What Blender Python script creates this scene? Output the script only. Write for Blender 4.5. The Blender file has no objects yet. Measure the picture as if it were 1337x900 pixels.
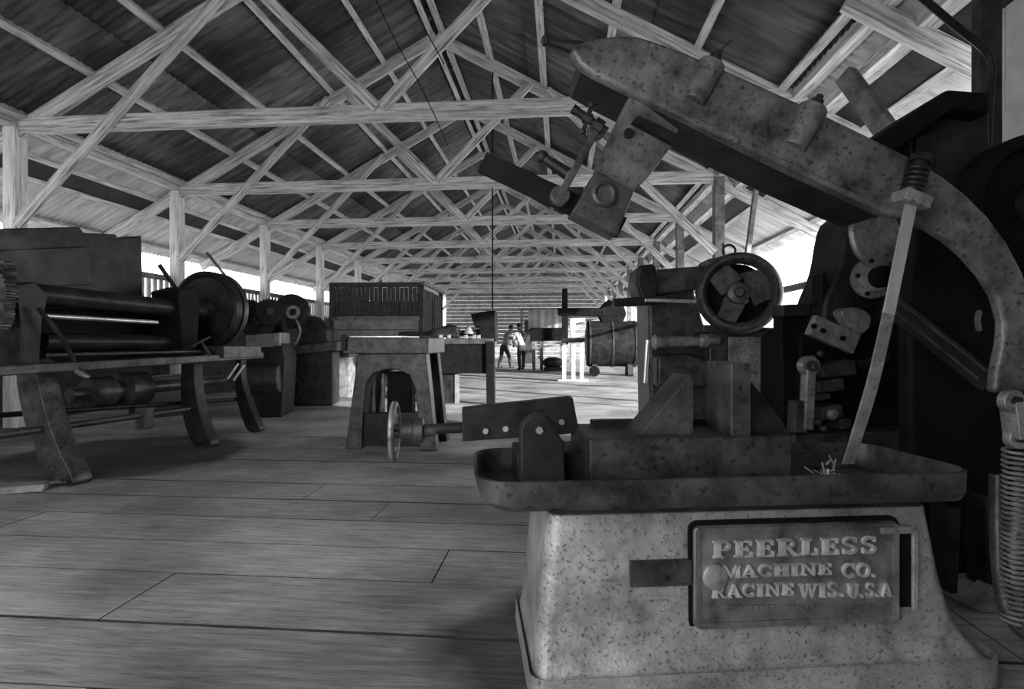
import bpy, bmesh, math, random
from mathutils import Vector, Matrix
random.seed(7)
SC = bpy.context.scene
COL = SC.collection
R = math.radians
PI = math.pi
TH = R(5.0)                      # the camera looks five degrees left of the hall's axis
CX, CY, FL, CAMZ = 668.5, 445.0, 723.0, 1.1

# ------------------------------------------------------------------ materials
def mat(name, dark, light, scale=6.0, rough=0.6, metal=0.0, bump=0.15, streak=None, spec=0.3, lo=0.35, hi=0.65,
        spots=None, sdark=0.15, island=0.0, detail=8.0, tint=(1.0, 0.99, 1.0), bump_scale=None, big=0.0):
    m = bpy.data.materials.new(name); m.use_nodes = True
    nt = m.node_tree; N = nt.nodes; L = nt.links
    b = N['Principled BSDF']
    tc = N.new('ShaderNodeTexCoord')
    mp = N.new('ShaderNodeMapping')
    L.new(tc.outputs['Object'], mp.inputs['Vector'])
    if streak: mp.inputs['Scale'].default_value = streak
    n = N.new('ShaderNodeTexNoise'); n.inputs['Scale'].default_value = scale; n.inputs['Detail'].default_value = detail
    n.inputs['Roughness'].default_value = 0.65
    L.new(mp.outputs['Vector'], n.inputs['Vector'])
    cr = N.new('ShaderNodeValToRGB')
    cr.color_ramp.elements[0].position = lo; cr.color_ramp.elements[1].position = hi
    cr.color_ramp.elements[0].color = (dark*tint[0], dark*tint[1], dark*tint[2], 1)
    cr.color_ramp.elements[1].color = (light*tint[0], light*tint[1], light*tint[2], 1)
    L.new(n.outputs['Fac'], cr.inputs['Fac'])
    out = cr.outputs['Color']
    def mul(col, fac_socket):
        mx = N.new('ShaderNodeMix'); mx.data_type = 'RGBA'; mx.blend_type = 'MULTIPLY'; mx.inputs['Factor'].default_value = 1.0
        L.new(col, mx.inputs['A']); L.new(fac_socket, mx.inputs['B'])
        return mx.outputs['Result']
    if big:
        n3 = N.new('ShaderNodeTexNoise'); n3.inputs['Scale'].default_value = big; n3.inputs['Detail'].default_value = 4
        L.new(tc.outputs['Object'], n3.inputs['Vector'])
        c3 = N.new('ShaderNodeValToRGB')
        c3.color_ramp.elements[0].position = 0.36; c3.color_ramp.elements[0].color = (0.42, 0.42, 0.42, 1)
        c3.color_ramp.elements[1].position = 0.60; c3.color_ramp.elements[1].color = (1, 1, 1, 1)
        L.new(n3.outputs['Fac'], c3.inputs['Fac']); out = mul(out, c3.outputs['Color'])
    if spots:
        n2 = N.new('ShaderNodeTexNoise'); n2.inputs['Scale'].default_value = spots; n2.inputs['Detail'].default_value = 3
        L.new(mp.outputs['Vector'], n2.inputs['Vector'])
        c2 = N.new('ShaderNodeValToRGB')
        c2.color_ramp.elements[0].position = 0.30; c2.color_ramp.elements[0].color = (sdark, sdark, sdark, 1)
        c2.color_ramp.elements[1].position = 0.43; c2.color_ramp.elements[1].color = (1, 1, 1, 1)
        L.new(n2.outputs['Fac'], c2.inputs['Fac']); out = mul(out, c2.outputs['Color'])
    if island:
        g = N.new('ShaderNodeNewGeometry')
        mr = N.new('ShaderNodeMapRange'); mr.inputs['To Min'].default_value = 1.0-island; mr.inputs['To Max'].default_value = 1.0
        L.new(g.outputs['Random Per Island'], mr.inputs['Value'])
        out = mul(out, mr.outputs['Result'])
    L.new(out, b.inputs['Base Color'])
    b.inputs['Roughness'].default_value = rough
    b.inputs['Metallic'].default_value = metal
    b.inputs['Specular IOR Level'].default_value = spec
    if bump:
        bp = N.new('ShaderNodeBump'); bp.inputs['Strength'].default_value = bump; bp.inputs['Distance'].default_value = 0.01
        src = n
        if bump_scale:
            src = N.new('ShaderNodeTexNoise'); src.inputs['Scale'].default_value = bump_scale; src.inputs['Detail'].default_value = 6
            L.new(tc.outputs['Object'], src.inputs['Vector'])
        L.new(src.outputs['Fac'], bp.inputs['Height']); L.new(bp.outputs['Normal'], b.inputs['Normal'])
    return m

M = dict(
    cast   = mat('worn_cast_iron', 0.10, 0.42, 6.0, 0.42, 0.3, 0.3, spots=95, sdark=.35, bump_scale=70, lo=0.30, hi=0.66),
    plate  = mat('cast_relief', 0.06, 0.25, 9.0, 0.36, 0.45, 0.2, bump_scale=90),
    letter = mat('pale_letter', 0.40, 0.70, 20.0, 0.35, 0.45, 0.1),  # paler than the panel so the letters stand out
    arm    = mat('worn_arm_iron', 0.026, 0.18, 9.0, 0.40, 0.3, 0.3, spots=60, sdark=.3, bump_scale=60, lo=.32, hi=.66),
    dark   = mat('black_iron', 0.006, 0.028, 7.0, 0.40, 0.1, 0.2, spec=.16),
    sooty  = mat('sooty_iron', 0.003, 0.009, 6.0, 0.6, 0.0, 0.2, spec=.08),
    mid    = mat('grey_iron', 0.020, 0.085, 8.0, 0.40, 0.3, 0.2, spots=40, sdark=.3),
    lightm = mat('pale_iron', 0.12, 0.34, 9.0, 0.4, 0.4, 0.15, spots=50, sdark=.4),
    steel  = mat('bare_steel', 0.42, 0.66, 9.0, 0.3, 0.7, 0.1, streak=(1, 1, 0.2)),
    timber = mat('whitewashed_timber', 0.15, 0.62, 18.0, 0.8, 0, 0.4, streak=(0.10, 1.6, 1.6), spots=34, sdark=.40, lo=0.3, hi=0.64),
    post   = mat('pale_post_timber', 0.42, 0.70, 12.0, 0.8, 0, 0.3, streak=(1.5, 1.5, .12), spots=26, sdark=.5),
    oldwood= mat('grey_old_timber', 0.07, 0.20, 7.0, 0.85, 0, 0.3),
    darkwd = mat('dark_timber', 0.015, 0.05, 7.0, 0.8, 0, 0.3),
    roof   = mat('rusty_roof_sheet', 0.045, 0.19, 3.0, 0.7, 0.0, 0.1, streak=(0.5, 3.0, 0.5), island=0.55, big=0.9),
    eavelit   = mat('eave_lit_sheet', 0.34, 0.62, 3.0, 0.55, 0.0, 0.1, streak=(0.5, 3.0, 0.5), island=0.35),
    floor  = mat('worn_floor_board', 0.27, 0.62, 9.0, 0.72, 0, 0.5, streak=(0.35, 4.0, 3.0), island=0.22, big=0.9, lo=0.3, hi=0.7, spots=30, sdark=.55, detail=12),
    soil   = mat('dark_soil', 0.02, 0.05, 5.0, 0.9),
    ground = mat('pale_sunlit_ground', 0.60, 0.80, 1.0, 0.9),
    wallp  = mat('limewashed_board', 0.40, 0.62, 3.0, 0.85, 0, 0.2),
    clad   = mat('grey_cladding', 0.16, 0.34, 4.0, 0.85, 0, 0.2, island=0.4),
    slat   = mat('pale_slat', 0.35, 0.6, 6.0, 0.85, 0, 0.2, island=0.3),
    blackish= mat('dark_eave_board', 0.010, 0.03, 6.0, 0.8),
    rubber = mat('black_rubber', 0.008, 0.02, 8.0, 0.55),
    skin   = mat('brown_skin', 0.12, 0.18, 8.0, 0.55, 0, 0.05),
    hair   = mat('black_hair', 0.008, 0.02, 30.0, 0.6),
    white  = mat('white_cotton', 0.75, 0.85, 8.0, 0.9, 0, 0.1),
    plaid  = mat('grey_mottled_shirt', 0.16, 0.5, 30.0, 0.9, 0, 0.1),
    trouser= mat('dark_trousers', 0.02, 0.05, 10.0, 0.9, 0, 0.1),
    sheet  = mat('pale_sheet', 0.28, 0.42, 3.0, 0.7, 0, 0.1),
)

# ------------------------------------------------------------------ mesh helpers
class MB:
    def __init__(self): self.bm = bmesh.new()
    def face(self, vs):
        try: return self.bm.faces.new(vs)
        except ValueError: return None
    def hexa(self, p):
        v = [self.bm.verts.new(q) for q in p]
        for f in ((0,1,2,3),(4,5,6,7),(0,1,5,4),(1,2,6,5),(2,3,7,6),(3,0,4,7)): self.face([v[i] for i in f])
        return self
    def box(self, x0, x1, y0, y1, z0, z1):
        return self.hexa([(x0,y0,z0),(x1,y0,z0),(x1,y1,z0),(x0,y1,z0),(x0,y0,z1),(x1,y0,z1),(x1,y1,z1),(x0,y1,z1)])
    def bar(self, a, b, w, h, up=(0,0,1)):
        a, b = Vector(a), Vector(b); d = (b-a).normalized(); up = Vector(up)
        s = d.cross(up)
        if s.length < 1e-4: s = d.cross(Vector((0,1,0)))
        s.normalize(); u = s.cross(d).normalized()
        s *= w/2; u *= h/2
        return self.hexa([a-s-u, a+s-u, a+s+u, a-s+u, b-s-u, b+s-u, b+s+u, b-s+u])
    def loop_solid(self, A, B):
        va = [self.bm.verts.new(q) for q in A]; vb = [self.bm.verts.new(q) for q in B]
        n = len(va)
        self.face(va); self.face(vb[::-1])
        for i in range(n): self.face([va[i], va[(i+1)%n], vb[(i+1)%n], vb[i]])
        return self
    def prism(self, pts, y0, y1):           # pts in x,z
        return self.loop_solid([(x,y0,z) for x,z in pts], [(x,y1,z) for x,z in pts])
    def prism_x(self, pts, x0, x1):         # pts in y,z
        return self.loop_solid([(x0,y,z) for y,z in pts], [(x1,y,z) for y,z in pts])
    def loft(self, rings, cap=True):
        rs = [[self.bm.verts.new(q) for q in r] for r in rings]
        n = len(rs[0])
        for a, b in zip(rs, rs[1:]):
            for i in range(n): self.face([a[i], a[(i+1)%n], b[(i+1)%n], b[i]])
        if cap: self.face(rs[0]); self.face(rs[-1][::-1])
        return self
    def lathe(self, prof, o, axis=(0,0,1), n=32, close=False):   # prof: (radius, distance along axis)
        o = Vector(o); ax = Vector(axis).normalized()
        s = ax.orthogonal().normalized(); t = ax.cross(s)
        rings = [[o+ax*d+(s*math.cos(2*PI*i/n)+t*math.sin(2*PI*i/n))*max(r, 1e-4) for i in range(n)] for r, d in prof]
        if close: rings.append(rings[0]); return self.loft(rings, False)
        return self.loft(rings)
    def cyl(self, a, b, r, r2=None, n=20):
        a, b = Vector(a), Vector(b)
        return self.lathe([(r, 0), (r if r2 is None else r2, (b-a).length)], a, b-a, n)
    def torus(self, c, axis, Rm, r, n=40, m=10, sq=None):
        prof = [(Rm+r*math.cos(2*PI*j/m), (sq or r)*math.sin(2*PI*j/m)) for j in range(m)]
        return self.lathe(prof, c, axis, n, close=True)
    def ring(self, c, axis, r0, r1, t, n=40):
        return self.lathe([(r0,-t/2),(r1,-t/2),(r1,t/2),(r0,t/2)], c, axis, n, close=True)
    def gear(self, c, axis, r, t, teeth=40, depth=0.06):
        c = Vector(c); ax = Vector(axis).normalized(); s = ax.orthogonal().normalized(); q = ax.cross(s)
        pts = []
        for i in range(teeth*4):
            rr = r if (i % 4) < 2 else r*(1-depth)
            a = 2*PI*i/(teeth*4); pts.append((s*math.cos(a)+q*math.sin(a))*rr)
        return self.loop_solid([c+p-ax*t/2 for p in pts], [c+p+ax*t/2 for p in pts])
    def tube(self, pts, r, n=10):
        pts = [Vector(p) for p in pts]
        rings = []; u = None
        for i, p in enumerate(pts):
            d = (pts[min(i+1, len(pts)-1)]-pts[max(i-1, 0)]).normalized()
            u = d.orthogonal().normalized() if u is None else (u-d*u.dot(d)).normalized()
            v = d.cross(u); rr = r[i] if isinstance(r, (list, tuple)) else r
            rings.append([p+(u*math.cos(2*PI*k/n)+v*math.sin(2*PI*k/n))*rr for k in range(n)])
        return self.loft(rings)
    def ball(self, c, r, sx=1, sy=1, sz=1, n=16):
        m = Matrix.Translation(Vector(c)) @ Matrix.Diagonal((r*sx, r*sy, r*sz, 1))
        bmesh.ops.create_uvsphere(self.bm, u_segments=n, v_segments=max(6, n//2), radius=1, matrix=m); return self
    def build(self, name, m, parent=None, bevel=0.0, seg=2, weld=False):
        bm = self.bm
        bmesh.ops.recalc_face_normals(bm, faces=bm.faces)
        me = bpy.data.meshes.new(name); bm.to_mesh(me); bm.free()
        for p in me.polygons: p.use_smooth = True
        me.set_sharp_from_angle(angle=R(35))
        me.materials.append(M[m] if isinstance(m, str) else m)
        o = bpy.data.objects.new(name, me); COL.objects.link(o)
        if parent is not None: o.parent = parent
        if bevel:
            md = o.modifiers.new('edge', 'BEVEL'); md.width = bevel; md.segments = seg; md.limit_method = 'ANGLE'; md.angle_limit = R(35)
            md.harden_normals = True
        return o

def timber(name, a, b, w, h, m, parent=None, up=(0,0,1), bevel=.006, seg=1):
    '''a sawn member whose own x axis runs along its grain'''
    a, b = Vector(a), Vector(b); d = (b-a); L_ = d.length; d.normalize(); up = Vector(up)
    s_ = d.cross(up)
    if s_.length < 1e-4: s_ = d.cross(Vector((0,1,0)))
    s_.normalize(); u = s_.cross(d).normalized()
    q = MB(); q.box(0, L_, -w/2, w/2, -h/2, h/2); o = q.build(name, m, parent, bevel=bevel, seg=seg)
    mt = Matrix((d, -s_, u)).transposed().to_4x4(); mt.translation = a
    o.matrix_local = mt
    return o
def tag(o, label=None, cat=None, group=None, kind=None):
    if label: o['label'] = label
    if cat: o['category'] = cat
    if group: o['group'] = group
    if kind: o['kind'] = kind
    return o
def copy_tree(o, parent=None):
    c = o.copy(); COL.objects.link(c); c.parent = parent
    for ch in [q for q in SC.objects if q.parent == o]: copy_tree(ch, c)
    return c
def smooth(pts, n=8, closed=False):
    """Catmull-Rom through 2-D or 3-D points."""
    P = [Vector(p) for p in pts]; out = []
    m = len(P); rng = range(m if closed else m-1)
    for i in rng:
        if closed: p0, p1, p2, p3 = P[(i-1)%m], P[i], P[(i+1)%m], P[(i+2)%m]
        else: p0, p1, p2, p3 = P[max(i-1,0)], P[i], P[i+1], P[min(i+2,m-1)]
        for k in range(n):
            t = k/n
            out.append(0.5*((2*p1)+(p2-p0)*t+(2*p0-5*p1+4*p2-p3)*t*t+(3*p1-p0-3*p2+p3)*t**3))
    if not closed: out.append(P[-1])
    return out
def rrect(x0, x1, y0, y1, r, z, n=6):
    out = []
    for cx, cy, a in ((x1-r, y0+r, -PI/2), (x1-r, y1-r, 0), (x0+r, y1-r, PI/2), (x0+r, y0+r, PI)):
        for k in range(n+1):
            t = a+PI/2*k/n; out.append((cx+r*math.cos(t), cy+r*math.sin(t), z))
    return out

def rot(v, a):
    c, s = math.cos(a), math.sin(a); return Vector((v[0]*c-v[1]*s, v[0]*s+v[1]*c, v[2] if len(v) > 2 else 0))
class Frame:
    """A machine's own frame: origin on the floor, x along the machine, y away, z up. The survey sightings taken
    from the photographer's standpoint are turned into the machine's own coordinates on one of its planes."""
    def __init__(self, name, px, D, yaw_deg, label, cat, group=None, kind=None, z=0.0):
        self.c = Vector(((px-CX)*D/FL, D, 0)); self.a = R(yaw_deg); self.D = D
        self.root = bpy.data.objects.new(name, None); COL.objects.link(self.root)
        self.root.empty_display_size = 0.1
        w = rot(self.c, TH); self.root.location = (w.x, w.y, z); self.root.rotation_euler = (0, 0, TH+self.a); self.z = z
        tag(self.root, label, cat, group, kind)
    def _ray(self, px, py):
        o = rot(-self.c, -self.a); o.z = CAMZ-self.z
        d = rot(Vector(((px-CX)/FL, 1, (CY-py)/FL)), -self.a)
        return o, d
    def p(self, px, py, y=0.0):
        o, d = self._ray(px, py); s = (y-o.y)/d.y; return o+d*s
    def px(self, px, py, x=0.0):
        o, d = self._ray(px, py); s = (x-o.x)/d.x; return o+d*s
    def xz(self, pts, y=0.0): return [(q.x, q.z) for q in (self.p(a, b, y) for a, b in pts)]
    def yz(self, pts, x=0.0): return [(q.y, q.z) for q in (self.px(a, b, x) for a, b in pts)]
    def m(self, px): return px*self.D/FL

# ------------------------------------------------------------------ camera
cam = bpy.data.cameras.new('camera'); camo = bpy.data.objects.new('camera', cam); COL.objects.link(camo)
camo.location = (0, 0, CAMZ); camo.rotation_euler = (R(90), 0, TH)
cam.sensor_width = 36; cam.lens = FL/1337*36; cam.shift_y = -5/1337; cam.clip_start = 0.05; cam.clip_end = 300
SC.camera = camo
SC.view_settings.view_transform = 'Standard'; SC.view_settings.look = 'None'; SC.view_settings.gamma = 1.0
SC.view_settings.use_curve_mapping = False
SC.view_settings.exposure = -0.38

# ------------------------------------------------------------------ the hall (hall frame: x across, y along, z up)
UL, UR, UM = -6.9, 2.63, -2.135          # post lines and ridge
HP = CAMZ+2.72; SL = 0.552; EAVE = 1.63  # plate height, roof slope, overhang
HR = HP+SL*(UR-UM)
W0, BAY, NT = 6.46, 2.985, 9
Y0, Y1 = -0.8, 33.0
FRONT_LIGHT_GAP = (-4.0, -0.6)  # opening in the added back wall, sized for the front light
def roof_z(u, off=0.0): return HR-SL*abs(u-UM)+off

# round dark patch with a noisy edge, multiplied into the board colour
def dark_patch(m, cx, cy, r):
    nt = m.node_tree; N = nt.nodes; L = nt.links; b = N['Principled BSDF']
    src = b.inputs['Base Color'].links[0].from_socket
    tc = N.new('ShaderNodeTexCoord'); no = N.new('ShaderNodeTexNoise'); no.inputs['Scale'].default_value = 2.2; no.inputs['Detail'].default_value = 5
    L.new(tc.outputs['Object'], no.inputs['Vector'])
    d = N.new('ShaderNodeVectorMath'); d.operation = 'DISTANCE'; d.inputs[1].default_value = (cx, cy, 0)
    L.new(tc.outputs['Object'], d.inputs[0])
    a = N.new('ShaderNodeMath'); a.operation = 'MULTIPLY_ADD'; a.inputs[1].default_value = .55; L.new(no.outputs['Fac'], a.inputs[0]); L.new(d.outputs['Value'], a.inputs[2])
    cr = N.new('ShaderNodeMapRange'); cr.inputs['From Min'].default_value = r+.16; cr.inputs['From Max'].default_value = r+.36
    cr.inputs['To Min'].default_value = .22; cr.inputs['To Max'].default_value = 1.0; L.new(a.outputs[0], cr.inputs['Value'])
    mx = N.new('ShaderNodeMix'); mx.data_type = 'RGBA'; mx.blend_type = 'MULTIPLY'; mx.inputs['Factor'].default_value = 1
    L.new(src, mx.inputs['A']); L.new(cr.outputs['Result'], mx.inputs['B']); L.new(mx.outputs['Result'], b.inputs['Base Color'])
dark_patch(M['floor'], .05, 1.95, .50)  # dark patch in the boards beside the saw base
dark_patch(M['floor'], -4.2, 5.0, 1.1)  # wider dark patch under the bending roll
# floor boards across the hall
mb = MB()
y = Y0
while y < Y1+0.4:
    w = random.choice((0.40, 0.42, 0.44, 0.36)); x = -9.5+random.uniform(-2, 0)
    g = random.choice((0.006, 0.010, 0.016)); dz = random.uniform(-0.002, 0.0)
    while x < 3.9:
        l = random.uniform(3.0, 5.5); x1 = min(x+l, 3.9)
        a, b = random.uniform(-.003, .003), random.uniform(-.003, .003)
        z = dz+random.uniform(-.002, 0)
        mb.hexa([(x,y+a,-.05),(x1-.006,y+b,-.05),(x1-.006,y+w-g+b,-.05),(x,y+w-g+a,-.05),
                 (x,y+a,z),(x1-.006,y+b,z),(x1-.006,y+w-g+b,z),(x,y+w-g+a,z)])
        x = x1
    y += w
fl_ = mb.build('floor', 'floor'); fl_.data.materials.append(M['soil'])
for p_ in fl_.data.polygons:
    if p_.normal.z < .5: p_.material_index = 1
tag(fl_, 'worn wide plank floor running across the hall', 'floor', kind='structure')
mb = MB(); mb.box(-9.5, 3.9, Y0, Y1+.4, -.30, -.06)
tag(mb.build('floor_joist_bed', 'soil'), 'dark underfloor below the plank gaps', 'floor', kind='structure')
mb = MB(); mb.box(-60, 60, -40, 90, -.6, -.32)
tag(mb.build('ground', 'ground'), 'pale sunlit yard ground outside the open sides', 'ground', kind='structure')

# roof: corrugated sheets lapped down the slope
def roof(side, name, label):
    mb = MB(); s = 1 if side == 'r' else -1
    half = (UR-UM)+EAVE; rows = 4; rl = half/rows
    y = Y0
    pitch = 0.11
    while y < Y1+.3:
        n = 9; wd = n*pitch
        for r in range(rows):
            d0 = r*rl-.0; d1 = (r+1)*rl+.08
            lift = -.012*r+random.uniform(-.004, .004)
            top, bot = [], []
            for k in range(n*4+1):
                yy = y+wd*k/(n*4); zz = 0.014*math.sin(2*PI*k/4)
                top.append((UM+s*d0, yy, HR-SL*d0+.09+lift+zz)); bot.append((UM+s*d1, yy, HR-SL*d1+.09+lift+zz))
            va = [mb.bm.verts.new(q) for q in top]; vb = [mb.bm.verts.new(q) for q in bot]
            for k in range(len(va)-1):
                f_ = mb.face([va[k], va[k+1], vb[k+1], vb[k]])
                if r == rows-1: f_.material_index = 1  # lowest row paler: light at the eaves painted into the sheets
        y += wd
    o = mb.build(name, 'roof'); o.data.materials.append(M['eavelit']); md = o.modifiers.new('thick', 'SOLIDIFY'); md.thickness = .004
    tag(o, label, 'roof', kind='structure')
roof('l', 'ceiling_left', 'weathered corrugated roof sheets on the slope over the long row of left posts')
roof('r', 'ceiling_right', 'weathered corrugated roof sheets on the slope over the saw')

def structure(o, label, cat, group=None): return tag(o, label, cat, group, 'structure')
pi = 0
for s, nm in ((-1, 'slope above the long open left side'), (1, 'slope above the power hacksaw')):
    for k, v in enumerate((-1.45, -.72, -.36, .15, 1.07, 1.99, 2.91, 3.83, 4.66)):
        u = UM+s*((UR-UM)-v)
        structure(timber('purlin', (u, Y0, roof_z(u, .03)), (u, Y1, roof_z(u, .03)), .085, .075, 'timber', None, (0.48*s, 0, 0.88), bevel=0), 'pale roof purlin running the hall, %s from the eave on the %s' %
                  (('first', 'second', 'third', 'fourth', 'fifth', 'sixth', 'seventh', 'eighth', 'ninth')[k], nm), 'purlin', 'purlins under the roof sheets')
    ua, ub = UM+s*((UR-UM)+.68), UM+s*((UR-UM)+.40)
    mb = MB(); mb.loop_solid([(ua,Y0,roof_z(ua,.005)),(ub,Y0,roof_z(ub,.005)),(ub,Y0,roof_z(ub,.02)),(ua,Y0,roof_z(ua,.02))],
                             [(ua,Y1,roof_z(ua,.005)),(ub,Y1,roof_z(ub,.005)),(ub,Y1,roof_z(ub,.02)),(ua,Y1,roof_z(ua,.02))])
    structure(mb.build('eave_board', 'blackish'), 'dark board between two purlins on the '+nm, 'board')  # flat dark strip between the second and third purlins
for u, lb in ((UL, 'long timber wall plate on the left post tops'), (UR+.02, 'long timber wall plate on the right post tops')):
    structure(timber('wall_plate', (u, Y0, HP+.045), (u, Y1, HP+.045), .14, .13, 'timber'), lb, 'beam')
structure(timber('wall_plate', (UR+.27, Y0, HP-.13), (UR+.27, Y1, HP-.13), .10, .14, 'timber'), 'second thinner plate beam just outside the right post tops', 'beam')

# trusses
ordn = ['nearest', 'second', 'third', 'fourth', 'fifth', 'sixth', 'seventh', 'eighth', 'farthest']
def make_truss(right_post):
    # the nearest truss has lost its right post and brace
    r = bpy.data.objects.new('roof_truss', None); COL.objects.link(r)
    t = .09
    def beam(name, a, b, h, w=t, m='timber', dy=0.0):
        return timber(name, (a[0], dy, a[1]), (b[0], dy, b[1]), w, h, m, r, bevel=.008)
    beam('tie_beam', (UL-.15, HP), (UR+.12, HP), .20)
    beam('rafter', (UL-EAVE+.05, roof_z(UL-EAVE+.05, -.09)), (UM, HR-.09), .19, .078)
    beam('rafter', (UR+EAVE-.05, roof_z(UR+EAVE-.05, -.09)), (UM, HR-.09), .19, .078)
    for s, e in ((-1, UL), (1, UR)):
        if s < 0 or right_post: beam('brace', (e-s*.10, CAMZ+1.45), (e-s*2.86, roof_z(e-s*2.86, -.06)), .14, .05, dy=-.075)
        beam('web_member', (UM+s*.03, HP+.04), (UM+s*1.62, roof_z(UM+s*1.62, -.1)), .14, .05, dy=-.07)
    q = MB(); q.box(UL-.09, UL+.09, -.085, .085, 0.0, HP-.02); q.build('post', 'post', r, bevel=.012)
    if right_post:
        q = MB(); q.box(UR-.10, UR+.06, -.085, .085, 0.0, HP-.02); q.build('post', 'oldwood', r, bevel=.012)
    return r
t0 = make_truss(False)
tr = make_truss(True)
for k in range(NT):
    o = t0 if k == 0 else tr if k == 1 else copy_tree(tr)
    o.location = (0, W0+BAY*k, 0)
    structure(o, 'whitewashed timber roof truss, %s in the row along the hall' % (ordn[k]), 'truss', 'roof trusses along the hall')
# one extra common rafter tail over the saw
u2 = UR+1.0
structure(timber('rafter', (UR-.3, 4.74, roof_z(UR-.3, -.10)), (u2, 4.80, roof_z(u2, -.10)), .10, .17, 'timber'), 'short pale rafter tail above the dark hopper', 'rafter')

# left wall: vertical slats with gaps under a dark rail
mb = MB(); y = Y0
while y < Y1:
    mb.box(UL-.33, UL-.30, y, y+.085, 1.80, 2.22); y += .15
structure(mb.build('wall_left_slats', 'slat'), 'pale vertical slats along the top of the left wall', 'wall')
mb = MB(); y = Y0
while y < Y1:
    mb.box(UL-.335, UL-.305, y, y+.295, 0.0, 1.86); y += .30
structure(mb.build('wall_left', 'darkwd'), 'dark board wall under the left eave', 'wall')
mb = MB(); mb.box(UL-.36, UL-.24, Y0, Y1, 2.20, 2.29)
structure(mb.build('trim_1', 'oldwood', bevel=.006), 'grey rail capping the left slat wall', 'rail')
# right side: rail and a low board wall, closed wall beside the saw
mb = MB(); mb.box(UR+.9, UR+.96, 6.4, Y1, 1.86, 1.96)
structure(mb.build('trim_2', 'oldwood', bevel=.006), 'grey rail across the open right bay', 'rail')
mb = MB(); y = 6.0
while y < Y1:
    mb.box(UR+.98, UR+1.0, y, y+.27, 0.0, .42); y += .28
structure(mb.build('wall_right_low', 'clad'), 'low board wall below the right rail', 'wall')
mb = MB(); y = Y0
while y < 4.3:
    mb.box(3.20, 3.24, y, min(y+.29, 4.32), 0, roof_z(3.2)+.02); y += .30
structure(mb.build('wall_right', 'wallp'), 'limewashed board wall beside the saw', 'wall')
mb = MB(); mb.box(2.57, 2.70, 3.64, 3.72, 0, HP-.02)
structure(mb.build('trim_3', 'darkwd', bevel=.008), 'dark timber post in front of the limewashed wall', 'post')
mb = MB(); x = UL-.3
while x < 3.2:
    zt = roof_z(min(x+.29, 3.2)) if x > UM else roof_z(x)
    mb.box(x, min(x+.29, 3.2), Y0, Y0+.04, 3.0 if FRONT_LIGHT_GAP[0] < x < FRONT_LIGHT_GAP[1] else 0, max(zt, 2.4)); x += .30
structure(mb.build('added_wall_back', 'wallp'), 'added limewashed board wall behind the photographer, shaped to block sun and limit front light', 'wall')  # unseen wall added to block sun; its opening meters the front light
# far end wall: horizontal boards, gable
mb = MB(); z = 0.0
while z < HR:
    z1 = z+.21
    hw = (UR-UM) if z < HP else (HR-z)/SL
    mb.box(UM-hw, UM+hw, Y1-.05+.01*(int(z/.22)%2), Y1, z, z1+.004); z += .22
structure(mb.build('wall_far', 'clad'), 'grey horizontal board gable wall at the far end', 'wall')
# ================================================================== the power hacksaw
def bolt(mb, c, ax, r, h, n=6):
    mb.lathe([(r, 0), (r, h)], c, ax, n)
F = Frame('power_hacksaw', 985, 1.75, 4.5, 'large grey cast-iron power hacksaw with raised bow arm, nearest machine', 'power hacksaw')
A = F.root; P = F.p
def superring(x0, x1, y0, y1, z, r=.07): return rrect(x0, x1, y0, y1, r, z)
# base casting: stacked rounded outlines, flared at the foot
def bx(px, py, y=0.0): return P(px, py, y)
lv = [(667,716,1216,.010),(690,714,1220,.008),(720,710,1226,.006),(760,706,1234,.003),(800,703,1245,0.0),(830,700,1256,-.006),
      (852,700,1272,-.020),(872,698,1292,-.042),(884,697,1306,-.056)]
rings = []
for py, l, r, yy in lv:
    a, b = P(l, py, yy), P(r, py, yy); z = (a.z+b.z)/2
    rings.append(rrect(a.x, b.x, yy, .46-yy, .05, z, 6))
a, b = P(696, 888, -.062), P(1312, 888, -.062)
zz = a.z
rings.append(rrect(a.x-.005, b.x+.005, -.064, .53, .05, zz, 6)); rings.append(rrect(a.x-.006, b.x+.006, -.066, .53, .05, 0.002, 6))
base = MB().loft(rings).build('base', 'cast', A, bevel=.006)
# recessed window at the right of the panel, edge of door slot
# raised name panel
pa, pb = P(904, 686, .0), P(1168, 808, .0)
NX0, NX1, NZ1, NZ0 = pa.x, pb.x, pa.z, pb.z
pn = MB().prism([(q.x, q.y) for q in [Vector((x, z)) for x, _, z in [(v[0], 0, v[1]) for v in rrect(NX0, NX1, NZ0, NZ1, .02, 0, 5)]]], -.016, .03)
gv = rrect(NX0-.013, NX1+.013, NZ0-.013, NZ1+.013, .03, 0, 5)
MB().prism([(v[0], v[1]) for v in gv], -.003, .03).build('panel_shade_band', 'sooty', A, bevel=.002)  # raised dark band painting in shadow and dirt around the panel
panel = pn.build('name_panel', 'plate', A, bevel=.006, seg=3)
rim = MB()
o = rrect(NX0+.003, NX1-.003, NZ0+.003, NZ1-.003, .018, 0, 5); i_ = rrect(NX0+.020, NX1-.020, NZ0+.020, NZ1-.020, .010, 0, 5)
n = len(o)
for k in range(n):
    k2 = (k+1) % n
    rim.hexa([(o[k][0],-.015,o[k][1]),(o[k2][0],-.015,o[k2][1]),(i_[k2][0],-.015,i_[k2][1]),(i_[k][0],-.015,i_[k][1]),
              (o[k][0],-.024,o[k][1]),(o[k2][0],-.024,o[k2][1]),(i_[k2][0],-.020,i_[k2][1]),(i_[k][0],-.020,i_[k][1])])
rim.build('panel_rim', 'plate', panel)
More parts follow.
